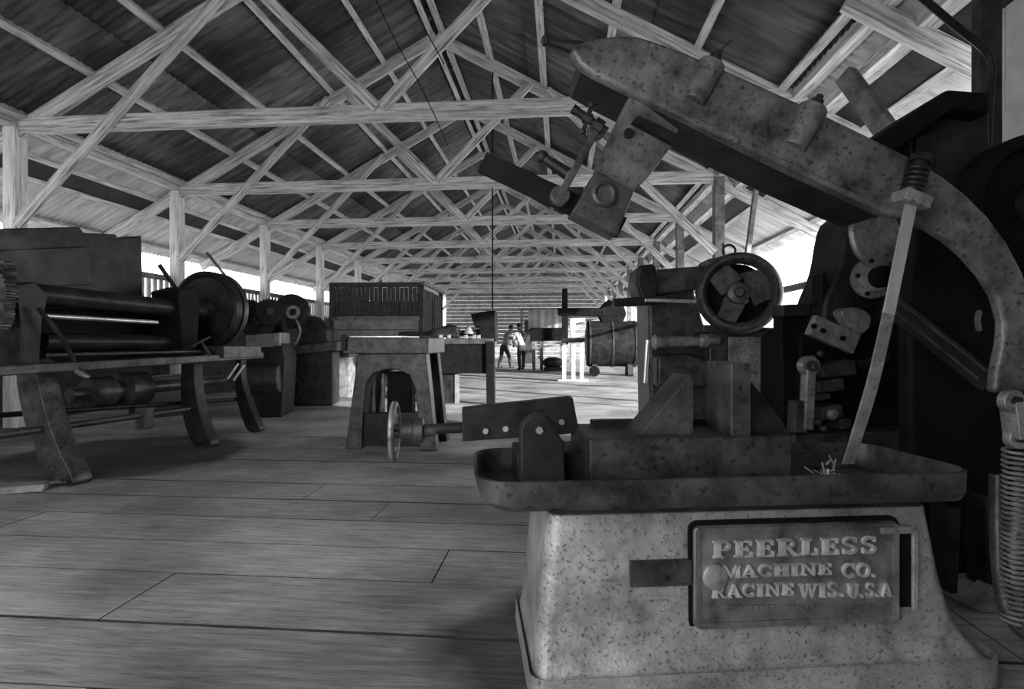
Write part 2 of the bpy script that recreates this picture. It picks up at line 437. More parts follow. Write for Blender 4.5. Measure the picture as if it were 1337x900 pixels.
# the raised serif lettering
def arc(cx, cy, rx, ry, a0, a1, n=12): return [(cx+rx*math.cos(R(a0+(a1-a0)*k/n)), cy+ry*math.sin(R(a0+(a1-a0)*k/n))) for k in range(n+1)]
T, H_ = .30, .13      # stem and hairline
def stem(x): return [([(x,0),(x,1)], T), ([(x-.22,.05),(x+.22,.05)], H_), ([(x-.22,.95),(x+.22,.95)], H_)]
GL = {
 'P': (.86, stem(.26)+[([(.26,.95)]+arc(.52,.72,.24,.23,90,-90)+[(.26,.49)], .15)]),
 'E': (.86, stem(.26)+[([(.26,.95),(.78,.95)], H_), ([(.26,.5),(.62,.5)], H_), ([(.26,.05),(.80,.05)], H_), ([(.76,.68),(.76,1)], .10), ([(.60,.36),(.60,.64)], .10), ([(.79,0),(.79,.32)], .10)]),
 'R': (.96, stem(.26)+[([(.26,.95)]+arc(.52,.74,.23,.21,90,-90)+[(.26,.53)], .15), ([(.48,.52),(.80,.04)], .2), ([(.70,.05),(.98,.05)], H_)]),
 'L': (.80, stem(.26)+[([(.26,.05),(.74,.05)], H_), ([(.74,0),(.74,.40)], .10)]),
 'S': (.78, [(arc(.40,.73,.24,.22,25,200,10)+[(.24,.60),(.40,.52),(.58,.40)]+arc(.38,.27,.25,.22,20,-160,10), .17), ([(.64,.70),(.64,1)], .09), ([(.13,0),(.13,.32)], .09)]),
 'M': (1.16, [([(.18,0),(.18,1)], .10), ([(.98,0),(.98,1)], T), ([(.20,.98),(.56,.10)], .2), ([(.56,.06),(.96,.98)], .10), ([(.02,.05),(.36,.05)], H_), ([(.78,.05),(1.16,.05)], H_), ([(.02,.95),(.24,.95)], H_), ([(.92,.95),(1.16,.95)], H_)]),
 'A': (.94, [([(.12,.02),(.46,.98)], .10), ([(.44,.98),(.80,.02)], .2), ([(.26,.33),(.66,.33)], H_), ([(-.02,.05),(.30,.05)], H_), ([(.60,.05),(.98,.05)], H_)]),
 'C': (.86, [(arc(.48,.5,.36,.44,45,315,20), .18), ([(.76,.66),(.76,1)], .10), ([(.76,.04),(.76,.28)], .08)]),
 'H': (1.0, stem(.24)+stem(.78)+[([(.24,.5),(.78,.5)], H_)]),
 'I': (.52, stem(.26)),
 'N': (1.02, [([(.18,0),(.18,1)], .10), ([(.20,.96),(.82,.04)], .2), ([(.84,0),(.84,1)], .10), ([(.02,.05),(.36,.05)], H_), ([(.02,.95),(.28,.95)], H_), ([(.68,.95),(1.02,.95)], H_)]),
 'O': (.94, [(arc(.47,.5,.36,.43,0,360,24), .18)]),
 'W': (1.30, [([(.14,.96),(.40,.04)], .2), ([(.40,.04),(.64,.96)], .10), ([(.62,.96),(.88,.04)], .2), ([(.88,.04),(1.14,.96)], .10), ([(-.02,.95),(.32,.95)], H_), ([(.50,.95),(.80,.95)], H_), ([(1.0,.95),(1.28,.95)], H_)]),
 'U': (.98, [([(.24,1),(.24,.34)]+arc(.50,.32,.27,.27,180,360,10)+[(.78,.34),(.78,1)], .15), ([(.24,.34),(.24,1)], T), ([(.02,.95),(.46,.95)], H_), ([(.62,.95),(.96,.95)], H_)]),
 '.': (.36, [([(.14,.0),(.14,.20)], .2)]),
 ' ': (.42, []),
}
def letters(mb, text, x0, x1, z0, z1, y0, y1):
    adv = sum(GL[c][0]+.10 for c in text); sx = (x1-x0)/adv; h = z1-z0; x = x0
    for ch in text:
        wd, st = GL[ch]
        for pts, t in st:
            q = [Vector((x+(p[0]+.05)*sx, z0+p[1]*h)) for p in pts]
            for a, b in zip(q, q[1:]):
                d = b-a
                if d.length < 1e-6: continue
                e = d.normalized()*.04*h if len(q) > 2 else Vector((0, 0))
                nn = Vector((-d.y, d.x)).normalized()
                # keep the stroke weight in letter units on both axes
                hw = t/2*math.hypot(nn.x*sx, nn.y*h)
                nn *= hw
                c = [a-e-nn, b+e-nn, b+e+nn, a-e+nn]; s_ = .82
                ce = (c[0]+c[1]+c[2]+c[3])/4
                mb.hexa([(v.x, y0, v.y) for v in c]+[(v.x+(-nn.x*.16 if k>1 else nn.x*.16), y1, v.y+(-nn.y*.16 if k>1 else nn.y*.16)) for k, v in enumerate(c)])
        x += (wd+.10)*sx
def px_line(text, xa, xb, ya, yb):
    a, b = P(xa, yb, -.016), P(xb, ya, -.016); lt = MB(); letters(lt, text, a.x, b.x, a.z, b.z, -.012, -.027); lt.build('lettering', 'letter', panel)
for wd, xa, xb, ya, yb in (('PEERLESS', 927, 1145, 700, 728), ('MACHINE', 940, 1085, 734, 754), ('CO.', 1097, 1144, 734, 754),
                           ('RACINE', 927, 1036, 760, 780), ('WIS.', 1041, 1102, 760, 780), ('U.S.A', 1104, 1163, 760, 780)):
    px_line(wd, xa, xb, ya, yb)
lt = MB(); x = 940
while x < 1138:
    wd = random.choice((3, 4, 5)); a, b = P(x, 796, -.016), P(x+wd, 789, -.016)
    lt.box(a.x, b.x, -.021, -.012, a.z+random.uniform(0, .003), b.z)
    x += wd+2.5
lt.build('worn_marks', 'plate', panel)
# round plug covering the first letters, and its shine
c = P(932, 752, -.016)
MB().lathe([(.040,0),(.040,.012),(.034,.016),(.0001,.017)], c, (0,-1,0), 32).build('round_plug', 'lightm', panel)
# slot / latch at the panel's right, flat plate at its left
a, b = P(1174, 792, -.001), P(1188, 694, -.001)
MB().box(a.x, b.x, -.006, .02, a.z, b.z).build('slot', 'sooty', A)
a, b = P(1188, 796, 0), P(1196, 690, 0)
MB().box(a.x, b.x, -.014, .02, a.z, b.z).build('slot_edge', 'cast', A, bevel=.005)
a, b = P(1150, 697, -.02), P(1190, 687, -.02)
MB().box(a.x, b.x, -.030, 0, a.z, b.z).build('latch', 'lightm', A, bevel=.003)
a, b = P(822, 766, -.0), P(902, 730, -.0)
MB().box(a.x, b.x, -.010, .02, a.z, b.z).build('blank_plate', 'mid', A, bevel=.002)
# ---- coolant tray: an open pan with rolled, rounded ends
rimz = P(985, 624, -.10).z; botz = P(985, 663, -.07).z
xl, xr = P(620, 630, -.10).x, P(1288, 620, -.10).x
y0, y1 = -.10, .42
rings = [rrect(xl+.09, xr-.02, y0+.05, y1-.05, .07, botz, 8), rrect(xl+.045, xr-.012, y0+.018, y1-.02, .09, botz+.008, 8), rrect(xl+.018, xr-.006, y0+.004, y1-.005, .10, botz+.030, 8),
         rrect(xl, xr, y0, y1, .11, rimz, 8), rrect(xl+.010, xr-.010, y0+.010, y1-.010, .10, rimz+.002, 8), rrect(xl+.03, xr-.02, y0+.020, y1-.02, .09, botz+.04, 8),
         rrect(xl+.08, xr-.04, y0+.05, y1-.05, .06, botz+.014, 8)]
# lift the corner at the left end as the pan's lip rises there
tray = MB().loft(rings).build('tray', 'mid', A)
# ---- bed, vise
z0 = botz+.012
q = F.xz([(770, 574), (1034, 572)], .03)
MB().box(q[0][0], q[1][0], .03, .36, z0, q[0][1]).build('bed', 'mid', A, bevel=.006)
a, b = P(676, 594, .10), P(772, 584, .10)
MB().box(a.x, b.x, .11, .34, z0, a.z).build('bed_end', 'dark', A, bevel=.006)
c = P(704, 566, .02); r = .058
pts = [(c.x+r*math.cos(t*PI/16), c.z+r*math.sin(t*PI/16)) for t in range(17)]
pts = pts+[(c.x-r, z0), (c.x+r*1.45, z0), (c.x+r*1.35, c.z-.03)]
lug = MB().prism(pts, .02, .085).build('bearing_lug', 'dark', A, bevel=.006)
m_ = MB(); bolt(m_, (c.x, .02, c.z+.01), (0,-1,0), .012, .012); m_.build('bolt', 'lightm', lug)
jaw = MB().prism(F.xz([(832,571),(902,490),(906,498),(906,571)], .10), .10, .26).build('fixed_jaw', 'mid', A, bevel=.004)
MB().prism(F.xz([(955,572),(955,474),(981,474),(981,572)], .06), .06, .25).build('moving_jaw', 'mid', A, bevel=.004)
MB().prism(F.xz([(981,572),(981,498),(996,516),(1036,572)], .10), .10, .25).build('jaw_web', 'dark', A, bevel=.004)
MB().box(*[F.xz([(790,572)], .1)[0][0], F.xz([(1020,572)], .1)[0][0]], .28, .33, q[0][1]-.01, P(900, 548, .28).z).build('slide_rail', 'dark', A, bevel=.004)
vp = MB().prism(F.xz([(603,534),(748,519),(757,566),(604,577)], .26), .26, .33).build('vise_plate', 'dark', A, bevel=.004)
for px, py in ((634,563),(660,560),(733,551)): m_ = MB(); bolt(m_, P(px, py, .26), (0,-1,0), .010, .010, 12); m_.build('bolt', 'steel', vp)
# screw shaft and handwheel
wc = P(515, 563, .30); sc_ = P(606, 552, .30); hub = P(545, 561, .30)
ax = Vector((1, 0, 0))
MB().cyl((wc.x, .30, wc.z), (sc_.x+.02, .30, wc.z+.01), .019, .019, 16).build('screw_shaft', 'dark', A)
MB().lathe([(.02,0),(.036,.01),(.036,.05),(.046,.055),(.046,.085),(.024,.09),(.02,.13)], (wc.x+.015, .30, wc.z), ax, 24).build('collar', 'mid', A)
hw = MB().torus((wc.x, .30, wc.z), ax, .094, .013, 48, 12, sq=.011).build('handwheel', 'lightm', A)
m_ = MB()
for k in range(5):
    t = 2*PI*k/5+.4; m_.bar((wc.x, .30, wc.z), (wc.x, .30+.09*math.cos(t), wc.z+.09*math.sin(t)), .014, .010, (1,0,0))
m_.lathe([(.026,-.016),(.026,.03)], (wc.x, .30, wc.z), ax, 20); m_.build('spoke_hub', 'mid', hw)
# ---- arm: deep inverted channel, raised
Y = .02                         # near face of the arm
top = [(744,64),(752,57),(770,50),(800,45),(832,45),(852,51),(878,60),(905,71),(935,84),(985,106),(1060,140),(1110,164),(1160,189),(1200,209),(1232,229),(1262,252),(1292,282),(1318,318),(1338,356),(1352,400),(1358,440),(1352,480),(1344,514)]
bot = [(1299,514),(1303,482),(1310,450),(1312,420),(1303,388),(1286,360),(1264,335),(1240,314),(1212,297),(1180,284),(1150,278),(1130,268),(1050,232),(985,201),(940,178),(905,160),(880,148),(850,134),(820,119),(795,107),(775,97),(756,85)]
arm = MB().prism(F.xz(top+bot, Y), Y, Y+.045).build('arm', 'arm', A, bevel=.018, seg=4)
# underside and far web of the channel
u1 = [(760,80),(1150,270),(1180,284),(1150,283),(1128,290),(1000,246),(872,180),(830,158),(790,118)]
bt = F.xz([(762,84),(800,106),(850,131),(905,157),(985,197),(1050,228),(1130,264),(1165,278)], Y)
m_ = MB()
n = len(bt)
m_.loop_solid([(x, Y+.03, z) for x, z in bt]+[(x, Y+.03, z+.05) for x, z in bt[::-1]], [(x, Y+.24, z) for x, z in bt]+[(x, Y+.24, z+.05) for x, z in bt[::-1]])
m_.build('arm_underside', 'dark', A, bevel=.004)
bt = F.xz([(800,132),(830,146),(872,166),(1000,226),(1100,272),(1150,286)], Y)
# two bosses with studs
for (xa, ya, xb, yb, r) in ((930, 84, 904, 134, .044), (1062, 142, 1034, 194, .046)):
    a, b = P(xa, ya, Y+.012), P(xb, yb, Y+.012)
    bs = MB().cyl(a, b, r, r*.9, 24).build('boss', 'arm', A, bevel=.006)
    d = (a-b).normalized(); m_ = MB(); m_.lathe([(.014,0),(.014,.015),(.021,.016),(.021,.034),(.012,.036),(.012,.052)], a-d*.004, d, 8)
    if xa < 1000: m_.cyl(a+d*.04, a+d*.09+Vector((.02,0,0)), .003, .003, 8)
    m_.build('stud', 'dark', bs)
# raised strap along the arm's face, between bosses
m_ = MB(); m_.bar(P(868, 140, Y-.004), P(1146, 272, Y-.004), .016, .020, (0,0,1)); m_.build('lower_rib', 'arm', A, bevel=.004)
# shadowed relief left of each boss
# pointed stub handle at the nose
a, b = P(762, 66, Y+.05), P(716, 54, Y+.05)
MB().lathe([(.030,-.02),(.022,.04),(.015,.08),(.014,.115),(.018,.120),(.018,.132),(.008,.140)], a, b-a, 16).build('nose_handle', 'dark', A)
# ---- bracket hanging from the nose, blade clamp, blade bar
br = MB().prism(F.xz([(824,122),(886,168),(884,182),(846,232),(826,252),(778,222),(800,172)], Y+.03), Y+.03, Y+.09).build('hanger', 'arm', A, bevel=.005)
m_ = MB(); bolt(m_, P(820, 175, Y+.03), (0,-1,0), .016, .010, 12); m_.build('bolt', 'dark', br)
MB().prism(F.xz([(826,158),(834,150),(892,178),(886,190)], Y), Y+.0, Y+.03).build('hanger_flange', 'dark', A, bevel=.003)
bk = MB().prism(F.xz([(779,222),(828,250),(806,308),(747,277)], Y), Y+.0, Y+.10).build('blade_clamp', 'mid', A, bevel=.006)
c = P(788, 254, Y); m_ = MB(); m_.lathe([(.040,0),(.040,.012),(.030,.018),(.022,.010),(.0001,.010)], c, (0,-1,0), 28); m_.build('clamp_boss', 'mid', bk)
a, b = P(632, 213, Y+.16), P(812, 298, Y+.05)
MB().bar(P(630, 212, Y+.12), P(812, 298, Y+.02), .022, .070, (0,0,1)).build('blade_bar', 'sooty', A, bevel=.003)
a, b = P(778, 172, Y-.01), P(731, 256, Y-.01)
lk = MB().bar(a, b, .022, .036, (0,-1,0)); lk.lathe([(.027,-.014),(.027,.014)], a, (0,1,0), 20); lk.lathe([(.030,-.014),(.030,.014)], b, (0,1,0), 20)
lk.build('tension_link', 'mid', A, bevel=.004)
# tension screw with its tee nut
a, b = P(792, 172, Y-.02), P(754, 146, Y-.02); d = (b-a)
m_ = MB(); m_.cyl(a, b, .013, .013, 12); m_.lathe([(.024,0),(.024,.03)], a+d*.15, d, 8); m_.lathe([(.02,0),(.02,.022)], a+d*.55, d, 8); m_.lathe([(.016,0),(.016,.018)], b, d, 8)
m_.bar(P(772, 139, Y-.02), P(762, 171, Y-.02), .014, .014); m_.ball(P(773, 137, Y-.02), .013); m_.ball(P(761, 172, Y-.02), .011); m_.build('tension_screw', 'dark', A)
a, b = P(708, 205, Y+.12), P(742, 228, Y+.10)
m_ = MB(); m_.cyl(a, b, .016, .022, 14); m_.ball(a, .022); m_.build('clamp_stud', 'dark', A)
# ---- feed strap, bolt head and washer block at the elbow
wb = MB().bar(P(1173, 255, Y-.035), P(1206, 268, Y-.035), .07, .040, (0,0,1)).build('washer_block', 'lightm', A, bevel=.004)
a, b = P(1189, 254, Y-.02), P(1201, 212, Y-.02); d = (b-a)
m_ = MB(); m_.cyl(a, b, .020, .020, 18)
for k in range(5): m_.torus(a+d*(.12+.16*k), d, .027, .008, 24, 8)
m_.lathe([(.034,0),(.034,.022)], b, d, 6); m_.build('spring_bolt', 'dark', A)
m_ = MB(); cl = [(1189,268),(1180,312),(1171,356),(1160,410),(1149,460),(1138,505),(1124,552),(1107,606)]
cl = smooth([P(x, y, Y-.05+(.06 if y > 600 else 0)) for x, y in cl], 6)
lhs = []
for k, pt in enumerate(cl):
    d = (cl[min(k+1, len(cl)-1)]-cl[max(k-1, 0)]).normalized(); s = d.cross(Vector((0,1,0))).normalized()*.0185
    lhs.append([pt-s+Vector((0,-.004,0)), pt+s+Vector((0,-.004,0)), pt+s+Vector((0,.004,0)), pt-s+Vector((0,.004,0))])
m_.loft(lhs[18:]); m_.build('feed_strap', 'lightm', A)
m_ = MB(); m_.loft(lhs[:19]); m_.build('bare_strap_end', 'steel', A)
# ---- elbow link, return spring and hose at the right edge
m_ = MB(); ca, cb = P(1320, 524, Y-.03), P(1326, 572, Y-.03)
m_.bar(ca, cb, .03, .062, (0,-1,0)); m_.lathe([(.038,-.015),(.038,.015)], ca, (0,1,0), 24); m_.lathe([(.034,-.015),(.034,.015)], cb, (0,1,0), 24)
el = m_.build('elbow_link', 'lightm', A, bevel=.003)
m_ = MB(); bolt(m_, ca+Vector((0,-.014,0)), (0,-1,0), .018, .014); m_.build('bolt', 'dark', el); m_ = MB(); bolt(m_, cb+Vector((0,-.014,0)), (0,-1,0), .014, .012); m_.build('bolt', 'dark', el)
a, b = P(1326, 586, Y), P(1322, 812, Y); pts = []; turns = 34
for k in range(turns*10+1):
    t = k/(turns*10); an = 2*PI*turns*t; c = a.lerp(b, t); pts.append(c+Vector((.034*math.cos(an), .034*math.sin(an), 0)))
MB().tube(pts, .0050, 6).build('return_spring', 'lightm', A)
MB().tube(smooth([P(1303, 620, .12), P(1303, 690, .10), P(1307, 750, .06), P(1318, 800, .02), P(1350, 832, 0), P(1400, 850, .05)], 8), .026, 14).build('coolant_hose', 'mid', A)

# swarf lying in the tray
m_ = MB()
for k in range(46):
    c = P(random.gauss(1078, 11), 606, random.uniform(-.05, .0)); c.z = botz+.042+abs(random.gauss(0, .038))
    d = Vector((random.gauss(0,1), random.gauss(0,1), random.gauss(.2,.6))).normalized()*random.uniform(.012, .03)
    m_.bar(c-d, c+d, .006, .002, (random.random(), .3, .5))
for k in range(30):
    c = P(random.uniform(1120, 1190), 612, random.uniform(-.04, .02)); c.z = botz+.036+abs(random.gauss(0, .006))
    d = Vector((random.gauss(0,1), random.gauss(0,.5), random.gauss(.1,.2))).normalized()*random.uniform(.01, .02)
    m_.bar(c-d, c+d, .008, .002, (random.random(), .3, .5))
sw = m_.build('metal_shavings', 'steel'); sw.matrix_world = Matrix.Translation(A.location) @ Matrix.Rotation(A.rotation_euler.z, 4, 'Z')
tag(sw, 'bright curled metal shavings lying in the saw tray', 'shavings', kind='stuff')
# ================================================================== long sheet rolling machine on the left
F = Frame('sheet_bending_roll', 75, 4.30, 77.6, 'long black sheet-metal bending roll on curved iron legs along the left side', 'bending machine')
F.c = Vector((-3.53, 4.30, 0)); w_ = rot(F.c, TH); F.root.location = (w_.x, w_.y, 0)
A = F.root; P = F.p; PX = F.px
def legp(pts, x, t, m, foot=True):
    o = MB().prism_x([(q.x, q.y) for q in smooth([Vector(v) for v in F.yz(pts, x)], 3, True)], x-t/2, x+t/2).build('leg', m, A, bevel=.01)
    v = min(F.yz(pts, x), key=lambda q: q[1])
    return o
legp([(36,470),(56,470),(64,500),(74,540),(90,585),(106,618),(106,632),(84,634),(66,606),(56,572),(44,545),(36,500)], 0.0, .16, 'mid')
legp([(244,466),(258,466),(260,500),(266,535),(276,566),(281,582),(262,584),(248,556),(242,520)], 1.53, .13, 'dark')
legp([(312,462),(318,462),(319,495),(330,530),(341,556),(341,563),(327,562),(316,535),(310,500)], 2.42, .10, 'dark')
def hx(name, a, b, r, m, y, n=18, **k):
    pa, pb = P(a[0], a[1], y), P(b[0], b[1], y); return MB().cyl(pa, pb, r, r, n).build(name, m, A, **k)
a, b = P(-30, 486, -.02), P(340, 464, -.02)
MB().bar(a, b, .10, .075).build('front_rail', 'mid', A, bevel=.012)
hx('upper_roll', (45, 384), (262, 406), .085, 'dark', .25)
hx('polished_rod', (48, 412), (205, 421), .020, 'steel', .18)
hx('lower_roll', (55, 446), (240, 447), .07, 'dark', .30)
hx('guide_rod', (62, 464), (262, 459), .016, 'mid', .10)
a, b = P(-40, 574, .05), P(246, 534, .05)
MB().cyl(a, b, .028, .028, 14).build('stretcher', 'mid', A)
a, b = P(-40, 545, .30), P(330, 520, .30)
MB().cyl(a, b, .022, .022, 12).build('stretcher', 'dark', A)
c = P(189, 546, .05); MB().box(c.x-.05, c.x+.05, c.y-.06, c.y+.06, c.z-.10, c.z+.10).build('rod_bracket', 'mid', A, bevel=.01)
# housing behind the rolls
q = [(v.x, v.z) for v in (P(-70, 300, .55), P(78, 297, .55), P(104, 296, .55), P(110, 304, .55), P(152, 306, .55), P(154, 312, .55), P(185, 308, .55), P(187, 398, .55), P(-70, 412, .55))]
MB().prism(q, .55, 1.05).build('housing', 'dark', A, bevel=.012)
q = F.xz([(-60, 330), (118, 322), (120, 372), (-60, 378)], .50)
MB().prism(q, .50, .56).build('housing_panel', 'mid' if False else 'dark', A, bevel=.008)
q = F.xz([(-60, 392), (262, 394), (266, 470), (-60, 496)], .62)
MB().prism(q, .60, .75).build('back_apron', 'sooty', A, bevel=.01)
q = F.xz([(20, 372), (46, 368), (64, 385), (56, 420), (52, 478), (30, 480), (26, 430)], .12)
MB().prism(q, .12, .42).build('end_frame', 'dark', A, bevel=.012)
q = F.xz([(232, 380), (254, 374), (262, 398), (256, 470), (240, 468)], .12)
MB().prism(q, .12, .45).build('end_frame', 'sooty', A, bevel=.012)
# gear cluster at the near end
for px, py, r, y, t in ((12, 385, .23, .22, .08), (24, 412, .12, .10, .07), (30, 360, .10, .16, .06)):
    c = P(px, py, y); g = MB().gear(c-Vector((.14, 0, 0)), (1, 0, 0), r, t, 36 if r > .2 else 22, .08).build('gear', 'mid', A)
    MB().lathe([(r*.28, 0), (r*.28, .06)], c-Vector((.24, 0, 0)), (1, 0, 0), 18).build('gear_hub', 'dark', g)
# large end wheel
c = P(268, 403, .38)
wx = 1.95
cw = PX(270, 404, wx)
whl = MB().lathe([(.40, -.06), (.43, -.05), (.43, .05), (.40, .06), (.36, .03), (.10, .025), (.10, -.025), (.36, -.03)], cw, (1, 0, 0), 48, close=True).build('end_wheel', 'dark', A, bevel=.004)
m_ = MB(); m_.lathe([(.13, 0), (.10, .05), (.075, .07), (.075, .14), (.0001, .145)], cw-Vector((.01, 0, 0)), (-1, 0, 0), 24); m_.build('hub', 'mid', whl)
MB().ring(cw+Vector((.14, .02, 0)), (1, 0, 0), .36, .43, .07, 44).build('guard_ring', 'mid', A)
# hand levers
def rod(name, pts, r, m, parent=A, n=10): return MB().tube([P(*q) for q in pts], r, n).build(name, m, parent)
rod('hand_lever', [(50, 402, .05), (80, 440, 0), (104, 484, -.06)], .018, 'dark')
c = P(106, 487, -.06); MB().lathe([(.0001, -.018), (.055, -.015), (.07, 0), (.055, .015), (.0001, .018)], c, (.35, -.5, .8), 20).build('lever_pad', 'lightm', A)
rod('hand_lever', [(208, 346, .3), (236, 386, .25)], .022, 'dark')
rod('hand_lever', [(262, 446, .05), (286, 478, -.04)], .016, 'mid')
rod('hand_lever', [(250, 452, .04), (274, 440, .0)], .016, 'dark')
for px, py in ((301, 487), (309, 489)):
    MB().tube([P(px-4, py+8, -.05), P(px+10, py-12, -.08)], .012, 8).build('pin', 'steel', A)
# belt drums and shaft under the rolls
c = P(112, 514, .55); d = P(178, 512, .55); L_ = d.x-c.x
m_ = MB(); m_.lathe([(.06,-.15),(.06,0),(.14,.02),(.15,.06),(.15,.22),(.10,.24),(.10,.34),(.17,.36),(.17,.60),(.06,.62),(.06,L_+1.2)], c, (1,0,0), 28); m_.build('drive_drum', 'mid', A)
q = F.xz([(186, 494), (250, 488), (250, 540), (186, 548)], .62); MB().prism(q, .58, .80).build('gear_box', 'dark', A, bevel=.012)
m_ = MB(); m_.torus(P(222, 503, .52), (0,-1,0), .055, .014, 24, 8); m_.build('ring_handle', 'mid', A)
q = F.xz([(288, 452), (337, 452), (338, 466), (288, 468)], -.06); MB().prism(q, -.10, .25).build('end_shelf', 'mid', A, bevel=.006)

# metal foot piece on the floor by the near leg
F = Frame('treadle_plate', 28, 4.05, 20, 'scuffed metal treadle plate lying on the planks by the nearest curved leg', 'treadle')
m_ = MB(); m_.prism_x([(-.09, .004), (.09, .004), (.09, .03), (.02, .06), (-.06, .05)], -.24, .16); m_.build('plate', 'lightm', F.root, bevel=.006)
MB().tube([(.14, 0, .04), (.22, .02, .045), (.26, .03, .035)], .016, 8).build('hinge_rod', 'mid', F.root)

# ================================================================== two machines behind the roll
F = Frame('gear_hobber', 345, 7.9, 8, 'dark gear cutting machine with toothed wheels beyond the bending roll', 'gear machine')
A = F.root; P = F.p
def floorz(F): return 0.0
MB().prism([(x, z) for x, z in F.xz([(312, 452), (368, 448), (372, 468), (366, 520), (316, 524)], 0)[:3]]+[(F.p(368,520).x, 0), (F.p(316,520).x, 0)], 0, .7).build('bed', 'dark', A, bevel=.02)
m_ = MB(); m_.cyl(P(318, 496, -.05), P(366, 494, -.05), .20, .20, 24); m_.build('oil_drum', 'mid', A, bevel=.015)
for px, py, r, y in ((335, 420, .26, .1), (352, 408, .20, .0), (326, 405, .16, .25)):
    g = MB().gear(P(px, py, y), (.35, -1, .1), r, .12, 30, .12).build('gear', 'dark', A); 
    MB().lathe([(r*.3, 0), (r*.25, .12)], P(px, py, y), (.35, -1, .1), 16).build('gear_hub', 'mid', g)
MB().prism(F.xz([(320, 438), (366, 434), (366, 452), (320, 456)], -.04), -.04, .5).build('table', 'lightm', A, bevel=.015)
MB().prism(F.xz([(330, 398), (362, 394), (372, 440), (322, 442)], .3), .3, .6).build('column', 'sooty', A, bevel=.03)
MB().tube([P(270, 330, .6), P(298, 365, .5), P(318, 398, .4)], .022, 8).build('shift_lever', 'oldwood', A)
F = Frame('radial_grinder', 392, 9.3, 6, 'dark grinding machine with round flanged head beside the gear machine', 'grinding machine')
A = F.root; P = F.p
MB().prism([(P(378,0).x, 0), (P(434,0).x, 0)]+F.xz([(434, 460), (422, 450), (386, 452), (378, 470)], 0), 0, .6).build('cabinet', 'dark', A, bevel=.02)
MB().prism(F.xz([(376, 452), (440, 446), (440, 458), (376, 464)], -.1), -.1, .6).build('table', 'mid', A, bevel=.015)
m_ = MB(); m_.lathe([(.28,0),(.30,.03),(.30,.12),(.22,.14),(.12,.15),(.12,.22),(.0001,.23)], P(383, 408, .15), (-.1,-1,.1), 30); hd = m_.build('flanged_head', 'dark', A)
MB().ring(P(383, 408, -.07), (-.1,-1,.1), .06, .11, .05, 20).build('hub_ring', 'lightm', hd)
MB().prism(F.xz([(388, 420), (410, 412), (428, 430), (428, 452), (386, 454)], .1), .1, .5).build('body', 'dark', A, bevel=.04)
MB().tube(smooth([P(386, 416, 0), P(392, 432, -.05), P(386, 450, -.05), P(376, 462, -.02)], 5), .020, 8).build('oil_pipe', 'lightm', A)
MB().tube([P(372, 436, -.1), P(370, 450, -.1), P(376, 462, -.1)], .03, 8).build('bright_handle', 'steel', A)
MB().prism(F.xz([(362, 478), (372, 470), (402, 520), (392, 522)], -.25), -.25, -.18).build('leaning_strut', 'dark', A, bevel=.01)
F = Frame('wood_block', 446, 10.6, -5, 'pale pitted timber block between the grinder and the planer', 'block')
A = F.root; P = F.p
MB().prism([(P(434,0).x,0),(P(456,0).x,0)]+F.xz([(456, 466), (434, 468)],0), 0, .35).build('block', 'oldwood', A, bevel=.02)
MB().prism(F.xz([(424, 452), (456, 448), (456, 466), (424, 468)], -.05), -.05, .45).build('cap', 'mid', A, bevel=.02)

# ================================================================== planer with arched end frame
F = Frame('metal_planer', 505, 5.56, -5, 'grey iron planer with an arched end frame and flat table in mid-aisle', 'planer')
A = F.root; P = F.p
X = lambda px, y=0: P(px, 500, y).x
def zof(py, y=0): return P(505, py, y).z
out = [(450, 588), (454, 560), (462, 500), (467, 462), (556, 461), (560, 500), (566, 560), (570, 586)]
oz = F.xz(out); 
oz[0] = (oz[0][0], 0.0); oz[-1] = (oz[-1][0], 0.0)
arch = F.xz([(548, 586), (545, 540), (541, 505), (534, 490), (520, 483), (500, 483), (486, 489), (478, 503), (474, 540), (472, 588)])
arch[0] = (arch[0][0], 0.0); arch[-1] = (arch[-1][0], 0.0)
MB().prism(oz+arch, 0, .16).build('end_frame', 'mid', A, bevel=.012)
q = F.xz([(472, 540), (548, 538), (550, 584), (470, 586)], .04); q[2] = (q[2][0], .03); q[3] = (q[3][0], .03)
MB().prism(q, .04, .12).build('cross_plate', 'dark', A, bevel=.008)
tb = MB().box(X(450), X(561), -.05, .72, zof(462), zof(441)); tb.build('table', 'mid', A, bevel=.01)
MB().box(X(455), X(525), .0, .68, zof(441), zof(441)+.018).build('bare_bed_strip', 'steel', A, bevel=.004)
m_ = MB().box(X(449), X(456), -.08, .0, zof(458), zof(437)).build('stop_lug', 'dark', A, bevel=.008)
for px in (488, 500):
    MB().tube([P(px, 488, .3), P(px, 540, .3)], .022, 8).build('rear_screw', 'lightm', A)
MB().prism(F.xz([(505, 486), (538, 486), (538, 540), (505, 540)], .3), .3, .45).build('drive_box', 'sooty', A, bevel=.01)
oz2 = [(x, z) for x, z in oz]
MB().prism(oz2+arch, .52, .66).build('end_frame', 'dark', A, bevel=.012)

